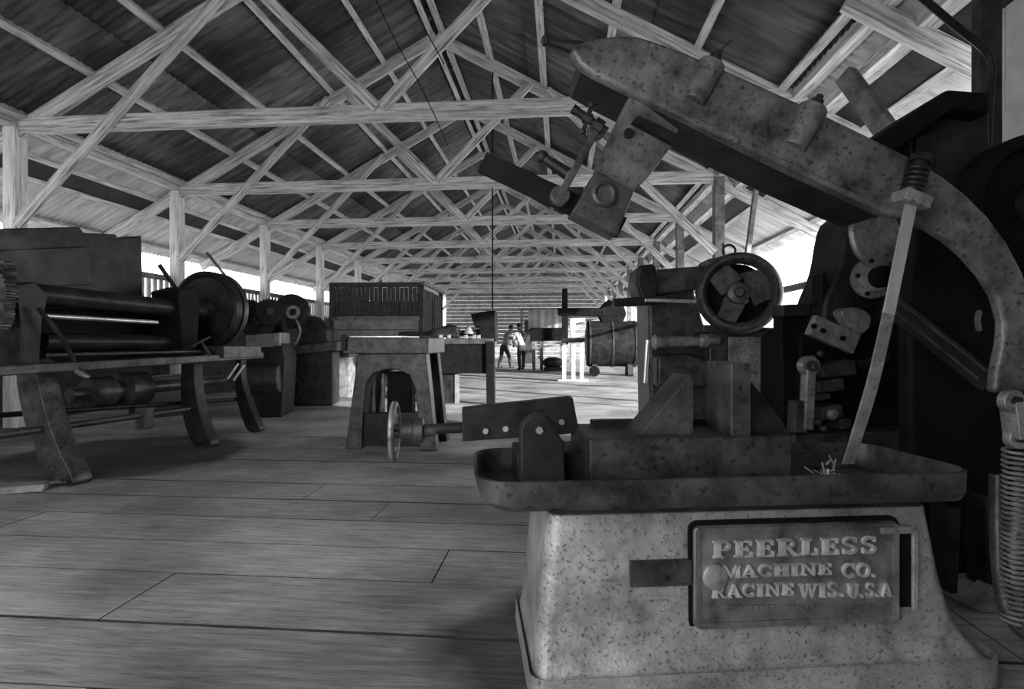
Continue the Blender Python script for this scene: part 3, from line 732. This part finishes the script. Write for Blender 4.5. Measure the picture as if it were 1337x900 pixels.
# ================================================================== lathe bed beyond the planer
F = Frame('long_lathe', 600, 9.6, -5, 'long black lathe with tools along its bed beyond the planer', 'lathe')
A = F.root; P = F.p
MB().prism(F.xz([(548, 448), (640, 448), (640, 488), (556, 488)], 0), 0, .5).build('bed', 'sooty', A, bevel=.015)
MB().prism(F.xz([(540, 442), (644, 442), (644, 449), (540, 450)], -.04), -.04, .55).build('ways', 'mid', A, bevel=.008)
q = F.xz([(634, 446), (645, 446), (646, 528), (635, 528)], -.06); q[2] = (q[2][0], 0); q[3] = (q[3][0], 0)
MB().prism(q, -.06, .06).build('leg', 'sooty', A, bevel=.012)
q = F.xz([(560, 488), (596, 488), (596, 516), (560, 516)], .3); q[2] = (q[2][0], 0); q[3] = (q[3][0], 0)
MB().prism(q, .1, .5).build('leg', 'dark', A, bevel=.012)
q = F.xz([(594, 488), (599, 488), (599, 516), (594, 516)], .08); q[2] = (q[2][0], 0); q[3] = (q[3][0], 0)
MB().prism(q, .08, .12).build('pale_board', 'clad', A)
MB().prism(F.xz([(625, 408), (646, 405), (648, 446), (626, 446)], .05), .05, .4).build('headstock', 'sooty', A, bevel=.02)
MB().prism(F.xz([(614, 410), (628, 408), (628, 426), (620, 428)], .05), .05, .3).build('tool_post', 'sooty', A, bevel=.02)
m_ = MB(); m_.lathe([(.10,0),(.02,.14)], P(612, 436, .1), (0,0,1), 16); m_.build('oil_funnel', 'lightm', A)
MB().cyl(P(566, 436, .15), P(626, 434, .15), .05, .05, 14).build('spindle_bar', 'dark', A)
MB().prism(F.xz([(562, 430), (586, 424), (596, 426), (600, 440), (562, 442)], .1), .1, .35).build('carriage', 'dark', A, bevel=.02)
MB().prism(F.xz([(520, 433), (572, 432), (572, 438), (520, 440)], .2), .2, .3).build('overhang_bar', 'dark', A, bevel=.008)
for px in (573, 584, 606, 617, 623):
    MB().prism(F.xz([(px, 438), (px+4, 437), (px+4, 443), (px, 443)], -.03), -.03, .03).build('chip', 'lightm', A, bevel=.004)

# ================================================================== slatted tool crib
F = Frame('tool_crib', 492, 12.5, -3, 'dark slatted wooden tool crib behind the planer', 'crib')
A = F.root; P = F.p
x0, x1 = P(430, 400).x, P(553, 400).x; zt = P(492, 374).z; zb = P(492, 416).z; dp = 2.4
sl = MB(); x = x0+.05
while x < x1-.05:
    sl.box(x, x+.084, .0, .03, zb, zt-random.uniform(0, .04)); x += .098
sl.build('slat_panel', 'darkwd', A)
sl = MB()
for k in range(4):
    z = zb-.02-.24*(k+1); sl.box(x0, x1, 0, .03, z+.012, z+.235)
sl.build('board_panel', 'clad', A)
MB().box(x0, x1, -.02, .05, zt-.02, zt+.09).build('top_rail', 'darkwd', A, bevel=.01)
MB().box(x0, x1, -.02, .05, zb-.05, zb+.05).build('middle_rail', 'oldwood', A, bevel=.01)
for x in (x0, x1-.1):
    for y in (0, dp): MB().box(x, x+.1, y-.02, y+.08, 0, zt+.06).build('corner_post', 'darkwd', A, bevel=.01)
sl = MB(); y = .1
while y < dp:
    sl.box(x1-.06, x1-.03, y, y+.085, zb-.4 if 1.0 < y < 1.8 else .0, zt-.05); y += .13 if not .9 < y < 1.5 else .26
sl.build('slat_panel', 'darkwd', A)
sl = MB(); y = .1
while y < dp: sl.box(x0+.02, x0+.05, y, y+.085, 0, zt-.05); y += .12
sl.build('slat_panel', 'darkwd', A)
MB().box(x0+.1, x1-.1, dp, dp+.04, 0, zt-.16).build('back_panel', 'darkwd', A)
m_ = MB(); m_.bar((x1, -.05, zt+.07), (x1, dp+.1, zt+.07), .08, .07); m_.build('top_rail', 'oldwood', A, bevel=.008)

# ================================================================== far end: tank, drill stand, bench, sheet
F = Frame('boiler_tank', 802, 17.0, -5, 'big dark riveted cylinder tank lying across the far aisle', 'tank')
A = F.root; P = F.p
r = 31*17/FL; cz = P(800, 449).z
tk = MB().lathe([(.0001,-.04),(r*.6,-.03),(r*.95,0),(r,.04),(r,1.55),(r*.95,1.6),(r*.6,1.63),(.0001,1.64)], (P(767, 449).x, .7, cz), (1, 0, 0), 40).build('shell', 'dark', A)
for d in (.10, .8, 1.5): MB().ring((P(767, 449).x+d, .7, cz), (1,0,0), r-.01, r+.02, .06, 40).build('band', 'mid', tk)
for d in (.25, 1.35):
    x = P(767, 449).x+d; MB().prism_x([(.25, 0), (1.15, 0), (1.0, cz-r*.75), (.4, cz-r*.75)], x-.08, x+.08).build('cradle', 'darkwd', A)
MB().prism(F.xz([(792, 392), (812, 394), (818, 410), (812, 424), (786, 422), (778, 408)], .6), .45, .95).build('top_pump', 'sooty', A, bevel=.05)
m_ = MB(); m_.cyl((P(776, 474).x, -.1, .16), (P(776, 474).x, .06, .16), .16, .16, 20); m_.build('wheel', 'sooty', A)
F = Frame('drill_stand', 742, 15.0, -5, 'black drill stand with a long horizontal arm on pale legs near the tank', 'drill')
A = F.root; P = F.p
MB().prism(F.xz([(734, 377), (741, 377), (742, 450), (733, 450)], 0), 0, .16).build('column', 'sooty', A, bevel=.01)
MB().prism(F.xz([(728, 402), (790, 402), (790, 413), (728, 412)], -.05), -.05, .2).build('arm', 'sooty', A, bevel=.02)
MB().prism(F.xz([(733, 442), (764, 441), (764, 447), (733, 448)], -.1), -.1, .5).build('table', 'dark', A, bevel=.01)
for px in (737, 749, 760):
    q = F.xz([(px-3, 447), (px+2, 447), (px+2, 487), (px-3, 487)], .0); q[2] = (q[2][0], 0); q[3] = (q[3][0], 0)
    MB().prism(q, -.02, .12).build('leg', 'post', A, bevel=.01)
q = F.xz([(744, 416), (764, 414), (764, 420), (752, 422), (750, 441), (745, 441)], .1); MB().prism(q, .1, .2).build('pale_bracket', 'post', A, bevel=.01)
q = F.xz([(728, 482), (766, 482), (770, 487), (726, 487)], -.1); MB().box(P(728,487).x, P(768,487).x, -.12, .3, 0.0, .05).build('base', 'post', A, bevel=.02)
F = Frame('work_bench', 712, 20.5, -5, 'dark heavy work bench with clutter underneath, to the right of the two men', 'bench')
A = F.root; P = F.p
MB().prism(F.xz([(692, 428), (736, 428), (736, 445), (692, 446)], 0), 0, .8).build('top', 'sooty', A, bevel=.01)
for px in (697, 707, 733):
    q = F.xz([(px-2, 445), (px+2, 445), (px+2, 482), (px-2, 482)], .05); q[2] = (q[2][0], 0); q[3] = (q[3][0], 0)
    MB().prism(q, .02, .14).build('leg', 'oldwood', A)
F = Frame('machine_casting', 722, 20.2, 20, 'dark rounded machine casting stored under the far bench', 'casting')
F.c = Vector(((720-CX)*20.2/FL, 20.2, 0))
m_ = MB(); m_.ball((0, 0, .30), .30, 1.4, .8, .7); m_.build('body', 'dark', F.root)
m_ = MB(); m_.box(-.3, .3, -.2, .2, 0, .14); m_.build('foot', 'dark', F.root, bevel=.02)
mb = MB(); c0 = Vector(((712-CX)*22.5/FL, 22.5, 0)); w0 = rot(c0, TH)
F = Frame('hanging_tarpaulin', 712, 22.5, -5, 'pale grey tarpaulin sheet hanging over the far bench', 'tarpaulin')
P = F.p; xs = [P(690+46*k/24, 410).x for k in range(25)]
ft = [(x, .03*math.sin(k*1.3)+.02*math.sin(k*.6)) for k, x in enumerate(xs)]
za, zb_ = P(712, 404).z, P(712, 430).z
m_ = MB(); va = [m_.bm.verts.new((x, y, zb_)) for x, y in ft]; vb = [m_.bm.verts.new((x, y*.4, za)) for x, y in ft]
for k in range(24): m_.face([va[k], va[k+1], vb[k+1], vb[k]])
o = m_.build('cloth', 'sheet', F.root); md = o.modifiers.new('thick', 'SOLIDIFY'); md.thickness = .01
m_ = MB(); m_.cyl((xs[0]-.3, .0, za+.02), (xs[-1]+.3, .0, za+.02), .03, .03, 10); m_.build('hanging_rail', 'oldwood', F.root)
for x in (xs[0]-.28, xs[-1]+.28): m_ = MB(); m_.box(x-.04, x+.04, -.04, .04, 0, za+.02); m_.build('support_post', 'oldwood', F.root)
# low dark cabinets against the far wall
F = Frame('tall_cabinet', 690, 27.0, -5, 'dark upright cabinet standing by the far gable wall', 'cabinet')
MB().box(-.2, .2, 0, .4, 0, 2.1).build('body', 'darkwd', F.root, bevel=.02)
MB().box(-.18, .18, -.02, 0, .1, 2.0).build('door', 'darkwd', F.root, bevel=.01)

# ================================================================== milling machine with the big round wheel
F = Frame('milling_machine', 925, 4.4, -3, 'grey iron milling machine with a large open handwheel, behind the saw', 'milling machine')
A = F.root; P = F.p
q = F.xz([(846, 378), (905, 374), (925, 440), (932, 560), (850, 570)], .25); q[3] = (q[3][0], 0); q[4] = (q[4][0], 0)
MB().prism(q, .25, .85).build('column', 'mid', A, bevel=.03)
MB().prism(F.xz([(852, 352), (932, 346), (936, 376), (856, 384)], .1), .1, .8).build('head', 'mid', A, bevel=.02)
MB().prism(F.xz([(834, 346), (856, 344), (862, 362), (856, 396), (838, 392), (830, 370)], .05), .05, .5).build('head_cap', 'dark', A, bevel=.03)
MB().bar(P(800, 396, .1), P(868, 392, .1), .09, .07).build('cutter_arm', 'dark', A, bevel=.01)
m_ = MB(); m_.bar(P(842, 392, .0), P(908, 394, .0), .03, .025); m_.build('edge_strip', 'steel', A, bevel=.004)
m_ = MB(); m_.lathe([(.045,0),(.06,.02),(.045,.05),(.04,.36),(.055,.38),(.055,.42),(.03,.44),(.03,.52)], P(852, 447, -.05), (1,0,.03), 20); m_.build('knee_shaft', 'lightm', A)
MB().cyl(P(846, 444, -.02), P(842, 500, -.02), .018, .018, 10).build('feed_rod', 'steel', A)
MB().prism(F.xz([(858, 464), (900, 462), (926, 472), (930, 505), (858, 506)], .02), .02, .35).build('knee', 'mid', A, bevel=.03)
q = F.xz([(926, 428), (1010, 432), (1004, 470), (1004, 560), (926, 560)], .0); q[3] = (q[3][0], 0); q[4] = (q[4][0], 0)
MB().prism(q, .0, .5).build('pedestal', 'mid', A, bevel=.015)
q = F.xz([(952, 440), (1000, 440), (1000, 560), (952, 560)], -.02); q[2] = (q[2][0], .4); q[3] = (q[3][0], .4)
MB().prism(q, -.012, .02).build('pedestal_lit_face', 'lightm', A, bevel=.006)  # pale sheet painting sunlight onto the pedestal face
MB().prism(F.xz([(918, 424), (1012, 428), (1012, 436), (918, 434)], -.04), -.04, .5).build('pedestal_top', 'mid', A, bevel=.008)
wc = P(964, 383, -.10); rr = 46*4.3/FL
wh = MB().torus(wc, (-.22, -1, .03), rr, .046, 56, 14, sq=.075).build('handwheel', 'mid', A)
m_ = MB(); ax = Vector((-.22, -1, .03)).normalized(); m_.lathe([(.09,-.05),(.10,0),(.08,.04),(.04,.05),(.03,.09)], wc, ax, 24)
s_ = Vector((1,-.22,0)).normalized(); u_ = ax.cross(s_)
for k, (a0, wd) in enumerate(((.35, .13), (2.3, .10), (4.3, .08))):
    d = s_*math.cos(a0)+u_*math.sin(a0); q = u_*math.cos(a0)-s_*math.sin(a0)
    m_.loft([[wc+d*t+q*sw_*(wd*(1.1-t))+ax*sy for sw_, sy in ((-1,-.02),(1,-.02),(1,.02),(-1,.02))] for t in (.07, .14, .22, rr-.01)])
m_.build('spoke_hub', 'mid', wh)
MB().lathe([(.0001,0),(rr*.92,0),(rr*.92,.03),(.0001,.03)], wc-ax*.16, -ax, 40).build('brake_disc', 'sooty', A)
MB().cyl(wc-ax*.15, wc-ax*.5, .07, .07, 18).build('wheel_shaft', 'dark', A)
q = F.xz([(920, 340), (945, 334), (950, 352), (918, 358)], .2); MB().prism(q, .15, .4).build('oil_box', 'mid', A, bevel=.02)
m_ = MB(); m_.torus(P(952, 328, .1), (0,-1,0), .05, .010, 24, 8); m_.cyl(P(946, 338, .1), P(944, 318, .1), .01, .01, 8); m_.build('hoop_handle', 'dark', A)

# ================================================================== shaper with jointed head
F = Frame('metal_shaper', 1100, 3.1, 2, 'black metal shaper with pale leg-shaped ram head and link arms behind the saw', 'shaper')
A = F.root; P = F.p
def floorp(pts, y):
    q = F.xz(pts, y); return q
q = F.xz([(1020, 408), (1058, 402), (1066, 440), (1062, 600), (1022, 600)], .25); q[3] = (q[3][0], 0); q[4] = (q[4][0], 0)
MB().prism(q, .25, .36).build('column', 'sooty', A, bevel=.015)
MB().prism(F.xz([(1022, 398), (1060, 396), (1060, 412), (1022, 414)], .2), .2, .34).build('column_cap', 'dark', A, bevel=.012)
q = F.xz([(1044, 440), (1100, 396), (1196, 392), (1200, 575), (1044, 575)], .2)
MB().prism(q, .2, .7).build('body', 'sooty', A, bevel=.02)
q = F.xz([(1040, 568), (1200, 564), (1200, 640), (1040, 640)], .0); q[2] = (q[2][0], 0); q[3] = (q[3][0], 0)
MB().prism(q, .02, .8).build('base', 'mid', A, bevel=.015)
q = smooth([Vector(v) for v in F.xz([(1108, 282), (1150, 270), (1178, 290), (1176, 350), (1160, 410), (1110, 440), (1078, 430), (1074, 398), (1092, 350)], .1)], 4, True)
MB().prism([(v.x, v.y) for v in q], .08, .40).build('ram_head', 'dark', A, bevel=.03, seg=3)
q = smooth([Vector(v) for v in F.xz([(1114, 288), (1145, 276), (1172, 292), (1172, 338), (1150, 346), (1122, 338), (1110, 312)], .07)], 4, True)
MB().prism([(v.x, v.y) for v in q], .05, .12).build('ram_cover', 'lightm', A, bevel=.02, seg=3)
c = P(1137, 364, .06)
fl = MB().lathe([(.115,0),(.115,.025),(.085,.03),(.075,.06),(.05,.065),(.045,.02),(.0001,.02)], c, (-.1,-1,0), 36).build('flange', 'lightm', A)
for k in range(5):
    t = 2*PI*k/5+.5; m_ = MB(); bolt(m_, c+Vector((.098*math.cos(t), -.025, .098*math.sin(t))), (0,-1,0), .014, .012); m_.build('bolt', 'dark', fl)
MB().lathe([(.06,0),(.06,.10),(.04,.11)], c+Vector((0,-.02,0)), (0,-1,0), 20).build('spindle_nose', 'sooty', fl)
m_ = MB(); m_.prism(F.xz([(1070, 358), (1076, 356), (1084, 395), (1096, 405), (1088, 420), (1070, 402)], .12), .1, .2); m_.build('index_finger_lever', 'sooty', A, bevel=.008)
cp = MB().bar(P(1058, 424, -.02), P(1116, 450, -.02), .05, .115, (0,0,1)).build('clapper_plate', 'lightm', A, bevel=.006)
for px, py in ((1062, 426), (1074, 432), (1100, 442)):
    m_ = MB(); bolt(m_, P(px, py, -.045), (0,-1,0), .015, .01, 12); m_.build('bolt', 'sooty', cp)
m_ = MB()
m_.prism([(v.x, v.y) for v in smooth([Vector(v) for v in F.xz([(1096, 406), (1116, 402), (1134, 412), (1132, 428), (1118, 438), (1104, 424)], .02)], 3, True)], .0, .12); m_.build('tool_holder', 'lightm', A, bevel=.01)
lk = MB(); a, b = P(1056, 478, -.02), P(1052, 560, -.02); lk.bar(a, b, .05, .07, (0,-1,0)); lk.lathe([(.055,-.025),(.055,.03)], a, (0,1,0), 24); lk.build('link_arm', 'lightm', A, bevel=.006)
m_ = MB(); m_.ring(a+Vector((0,-.035,0)), (0,1,0), .014, .032, .02, 20); m_.build('eye_ring', 'mid', A)
MB().prism(F.xz([(1040, 524), (1054, 524), (1054, 566), (1038, 566)], -.04), -.04, .05).build('link_foot', 'mid', A, bevel=.006)
for nm, pts, y in (('link_block', [(1072,478),(1118,470),(1120,490),(1074,494)], .05), ('link_block', [(1068,498),(1102,494),(1104,510),(1070,514)], .03), ('link_block', [(1068,516),(1086,514),(1086,522),(1068,524)], .0), ('link_block', [(1072,532),(1100,528),(1104,546),(1074,550)], .05), ('link_block', [(1096,548),(1112,546),(1112,560),(1098,562)], .02)):
    MB().prism(F.xz(pts, y), y, y+.14).build(nm, 'mid', A, bevel=.012)
m_ = MB(); m_.lathe([(.03,0),(.03,.03),(.014,.04)], P(1084, 541, .05), (0,-1,0), 16); m_.build('bolt', 'lightm', A)
for px, py in ((1068, 552), (1075, 560), (1060, 468), (1071, 462)): m_ = MB(); m_.ball(P(px, py, .02), .022); m_.build('knob', 'mid', A)
MB().cyl(P(1120, 476, .08), P(1160, 468, .08), .02, .02, 10).build('push_rod', 'dark', A)

# ================================================================== great dark machine behind the saw arm
F = Frame('belt_driven_press', 1250, 2.4, -2, 'huge black belt-driven press with hopper and flywheel behind the saw arm', 'press')
A = F.root; P = F.p
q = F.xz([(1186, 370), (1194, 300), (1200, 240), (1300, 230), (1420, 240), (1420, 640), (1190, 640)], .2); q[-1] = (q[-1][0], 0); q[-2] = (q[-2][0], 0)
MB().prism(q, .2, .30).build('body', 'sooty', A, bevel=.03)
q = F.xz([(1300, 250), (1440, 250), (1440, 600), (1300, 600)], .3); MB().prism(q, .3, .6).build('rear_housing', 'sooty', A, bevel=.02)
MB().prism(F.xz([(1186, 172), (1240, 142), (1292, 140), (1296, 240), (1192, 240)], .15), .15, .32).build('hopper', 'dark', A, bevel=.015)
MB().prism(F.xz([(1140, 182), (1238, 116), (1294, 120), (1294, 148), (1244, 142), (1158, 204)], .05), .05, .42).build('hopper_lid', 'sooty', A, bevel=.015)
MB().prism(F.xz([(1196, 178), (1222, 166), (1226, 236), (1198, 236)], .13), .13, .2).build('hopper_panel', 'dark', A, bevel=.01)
c = P(1342, 268, -.05); r = 88*2.35/FL
fw = MB().lathe([(r-.05,-.07),(r,-.06),(r,.06),(r-.05,.07),(r-.07,.02),(r-.07,-.02)], c, (0,1,0), 64, close=True).build('flywheel', 'sooty', A, bevel=.004)
m_ = MB(); m_.lathe([(.0001,-.03),(r-.06,-.03),(r-.06,.03),(.0001,.03)], c, (0,1,0), 48); m_.build('web', 'sooty', fw)
m_ = MB(); m_.lathe([(.08,-.0),(.06,.10),(.0001,.11)], c+Vector((0,-.03,0)), (0,-1,0), 24); m_.build('hub', 'dark', fw)
for dy in (0, 14):
    a, b = P(1160-dy*.3, 384+dy, .1), P(1296-dy*1.4, 492+dy*.2, .1)
    MB().bar(a, b, .012, .010, (0,0,1)).build('belt_edge', 'mid', A)
m_ = MB(); m_.bar(P(1160, 396, .13), P(1290, 500, .13), .02, .10, (0,0,1)); m_.build('drive_belt', 'rubber', A)
m_ = MB(); m_.tube([P(1278, 408, .16), P(1276, 418, .10), P(1278, 430, .16)], .012, 8); m_.build('door_handle', 'steel', A)
# floor clutter at lower right: pale pole stubs and a sheet under the press
for nm, pts, y, m in (('leg', [(1238,664),(1256,664),(1252,742),(1240,742)], .0, 'dark'), ('leg', [(1288,650),(1300,650),(1300,780),(1288,780)], .05, 'dark')):
    q = F.xz(pts, y); q[2] = (q[2][0], 0); q[3] = (q[3][0], 0)
    MB().prism(q, y, y+.12).build(nm, m, A, bevel=.012)
F = Frame('chute_tray', 1276, 2.28, 12, 'curled pale sheet-metal tray on the floor right of the saw base', 'tray')
m_ = MB(); q = []
for k in range(17):
    t = -1+2*k/16; q.append((.13*t, .05*t*t+.012))
m_.prism(q+[(x, z-.006) for x, z in q[::-1]], -.05, .10); m_.build('sheet', 'lightm', F.root)
# hanging rod and cables in the roof
mb = MB(); c = Vector(((643-CX)*9.5/FL, 9.5, 0)); w_ = rot(c, TH)
z0, z1 = 1.1+(445-404)*9.5/FL, HP-.1
mb.cyl((w_.x, w_.y, z0), (w_.x, w_.y, roof_z(w_.x)-.06), .013, .013, 8)
tag(mb.build('hanging_rod', 'sooty'), 'thin black rod hanging from the roof down to the long lathe', 'rod')
def camw(px, py, D): 
    v = rot(Vector(((px-CX)*D/FL, D, 0)), TH); return Vector((v.x, v.y, CAMZ+(CY-py)*D/FL))
for i_, pts in enumerate((((491,0,5.2),(520,60,5.6),(552,118,6.1),(585,190,6.9)), ((533,-4,5.2),(556,40,5.6),(580,84,6.1)))):
    mb = MB(); mb.tube(smooth([camw(*q) for q in pts], 6), .006, 6)
    tag(mb.build('roof_wire', 'sooty'), ('longer thin black wire slanting under the ridge across the nearest truss', 'shorter thin black wire under the ridge beside the longer one')[i_], 'wire')
# leaning pole by the right posts
mb = MB(); mb.bar(camw(988, 236, 8.2), camw(966, 400, 8.2), .05, .08); mb2 = mb
a, b = camw(989, 232, 8.2), camw(962, 440, 8.2); 
mb = MB(); d = (b-a).normalized(); t = (0-a.z)/d.z; mb.bar(a, a+d*t, .07, .07)
tag(mb.build('leaning_pole', 'oldwood', bevel=.008), 'grey pole leaning against the eave behind the milling machine', 'pole')
mb = MB(); a, b = camw(1104, 98, 4.3), camw(1158, 172, 4.0); mb.bar(a, b, .09, .14)
structure(mb.build('brace', 'oldwood', bevel=.008), 'short grey knee brace above the saw elbow', 'brace')
# conduit bending over the rafter tail and down the dark post
mb = MB(); mb.tube(smooth([camw(1196, -10, 3.3), camw(1250, 36, 3.3), camw(1286, 66, 3.3), camw(1295, 92, 3.3), camw(1292, 130, 3.3), camw(1288, 210, 3.3)], 6), .022, 10)
structure(mb.build('conduit', 'dark'), 'dark conduit curving along the rafter tail and down the post', 'conduit')
# ================================================================== two men at the far end
def skin(name, verts, edges, m, parent, root=0, sub=2):
    bm = bmesh.new(); ly = bm.verts.layers.skin.verify(); vs = []
    for i, (co, r) in enumerate(verts):
        v = bm.verts.new(co); vs.append(v); v[ly].radius = (r, r) if not isinstance(r, tuple) else r; v[ly].use_root = (i == root)
    for a, b in edges: bm.edges.new((vs[a], vs[b]))
    me = bpy.data.meshes.new(name); bm.to_mesh(me); bm.free(); me.materials.append(M[m])
    o = bpy.data.objects.new(name, me); COL.objects.link(o); o.parent = parent
    o.modifiers.new('skin', 'SKIN').use_smooth_shade = True
    sb = o.modifiers.new('sub', 'SUBSURF'); sb.levels = sub; sb.render_levels = sub
    return o
def man(px, D, yaw, lean, label, shirt, legs_apart, elbow, cap=False):
    F = Frame('person', px, D, yaw, label, 'person', 'two men at the far end')
    A = F.root; S = math.sin(lean); C = math.cos(lean)
    def T(x, f, h):                      # torso point: x sideways, f forward (+y), h above the hip
        return Vector((x, h*S+f*C, .92+h*C-f*S))
    sh = .50
    V, E = [], []
    def add(co, r): V.append((Vector(co), r)); return len(V)-1
    def chain(start, pts):
        p = start
        for co, r in pts:
            i = add(co, r); E.append((p, i)); p = i
        return p
    pelvis = add(T(0, 0, 0), (.15, .11))
    chest = chain(pelvis, [(T(0, 0, .2), (.135, .10)), (T(0, .0, .40), (.155, .11))])
    neck = chain(chest, [(T(0, .01, .54), (.06, .06)), (T(0, .03, .62), (.055, .06))])
    chain(neck, [(T(0, .05, .70), (.078, .095)), (T(0, .05, .78), (.08, .10)), (T(0, .035, .84), (.055, .07))])
    hands = []
    for s in (-1, 1):
        shd = chain(chest, [(T(s*.19, 0, .46), .062)])
        el = T(s*(.25), elbow[0], elbow[1]); wr = T(s*.15, elbow[2], elbow[3])
        w = chain(shd, [(el, .045), (wr, .030)])
        d = (wr-el).normalized(); side = Vector((1, 0, 0))*s
        palm = chain(w, [(wr+d*.07, (.036, .018))])
        for k, ln in enumerate((.070, .080, .075, .058)):
            q = wr+d*.085+side*(.027-.018*k)
            chain(palm, [(q, .0095), (q+d*ln*.5+Vector((0, 0, -.008)), .009), (q+d*ln+Vector((0, 0, -.03)), .007)])
        q = wr+d*.03+side*-.035*1
        chain(w, [(q, .012), (q+d*.035-side*.012, .010), (q+d*.06-side*.014, .008)])
    for s in (-1, 1):
        hip = chain(pelvis, [(T(s*.10, 0, -.06), .10)])
        f = legs_apart*s
        ft = chain(hip, [((s*.12, f*.5+.03, .49), .062), ((s*.13, f, .10), .042), ((s*.13, f+.04, .05), .045), ((s*.135, f+.17, .035), .035)])
    body = skin('body', V, E, 'skin', A)
    # clothing
    V, E = [], []
    a = add(T(0, 0, -.10), (.175, .135)); b = chain(a, [(T(0, 0, .1), (.165, .125)), (T(0, 0, .25), (.160, .12)), (T(0, 0, .42), (.175, .125)), (T(0, .0, .50), (.09, .08))])
    for s in (-1, 1):
        el = T(s*.25, elbow[0], elbow[1]); s0 = T(s*.19, 0, .46)
        E_ = chain(3, [(s0, .080), (s0.lerp(el, .45), .070), (s0.lerp(el, .75), .066)])
    skin('shirt', V, E, shirt, A)
    V, E = [], []
    a = add(T(0, 0, .02), (.165, .125)); b = chain(a, [(T(0, 0, -.08), (.17, .13))])
    for s in (-1, 1):
        f = legs_apart*s
        chain(b, [(T(s*.10, 0, -.14), .108), ((s*.12, f*.5+.03, .49), .078), ((s*.13, f, .12), .068), ((s*.13, f, .07), .070)])
    skin('trousers', V, E, 'trouser', A)
    for s in (-1, 1):
        f = legs_apart*s; V, E = [], []
        a = add((s*.13, f-.05, .045), .045); chain(a, [((s*.13, f+.05, .045), .048), ((s*.135, f+.20, .035), .036)])
        skin('shoe', V, E, 'rubber', A)
    hc = T(0, .03, .80)
    m_ = MB(); m_.ball(hc+Vector((0, -.012, .012)), .102, .86, 1.06, 1.0, 20)
    for v in list(m_.bm.verts):
        if v.co.y > hc.y+.05 and v.co.z < hc.z+.03: v.co.y = hc.y+.05
        if v.co.z < hc.z-.05: v.co.z = hc.z-.05
    m_.build('hair', 'hair', A)
    hd = T(0, .05, .72); m_ = MB()
    m_.ball(hd+Vector((0, .103, .0)), .020, .8, 1.1, 1.2, 10); m_.build('nose', 'skin', body)
    for s in (-1, 1): m_ = MB(); m_.ball(hd+Vector((s*.082, -.01, .01)), .030, .35, .7, 1, 10); m_.build('ear', 'skin', body)
    for s in (-1, 1): m_ = MB(); m_.ball(hd+Vector((s*.033, .085, .035)), .012, 1, .6, .6, 10); m_.build('eye', 'hair', body)
    m_ = MB(); m_.ball(hd+Vector((0, .088, -.045)), .024, 1, .3, .22, 10); m_.build('mouth', 'hair', body)
    return A
man(681, 20.8, 22, R(18), 'man in a white short-sleeved shirt bending forward, his back turned', 'white', .14, (.16, .24, .40, .16))
man(659, 22.3, -48, R(24), 'man in a mottled grey shirt stooping beside the man in white', 'plaid', .20, (.20, .22, .42, .20))
# ------------------------------------------------------------------ daylight
w = bpy.data.worlds.new('sky'); SC.world = w; w.use_nodes = True
bg = w.node_tree.nodes['Background']; bg.inputs['Color'].default_value = (1, 0.99, 1, 1); bg.inputs['Strength'].default_value = 7.0
sd = bpy.data.lights.new('sun', 'SUN'); so = bpy.data.objects.new('sun', sd); COL.objects.link(so)
sd.energy = 21.0; sd.angle = R(1.5)
so.rotation_euler = Vector((-.80, .55, -.21)).to_track_quat('-Z', 'Y').to_euler()
SC.cycles.max_bounces = 8; SC.cycles.diffuse_bounces = 5; SC.cycles.sample_clamp_indirect = 6
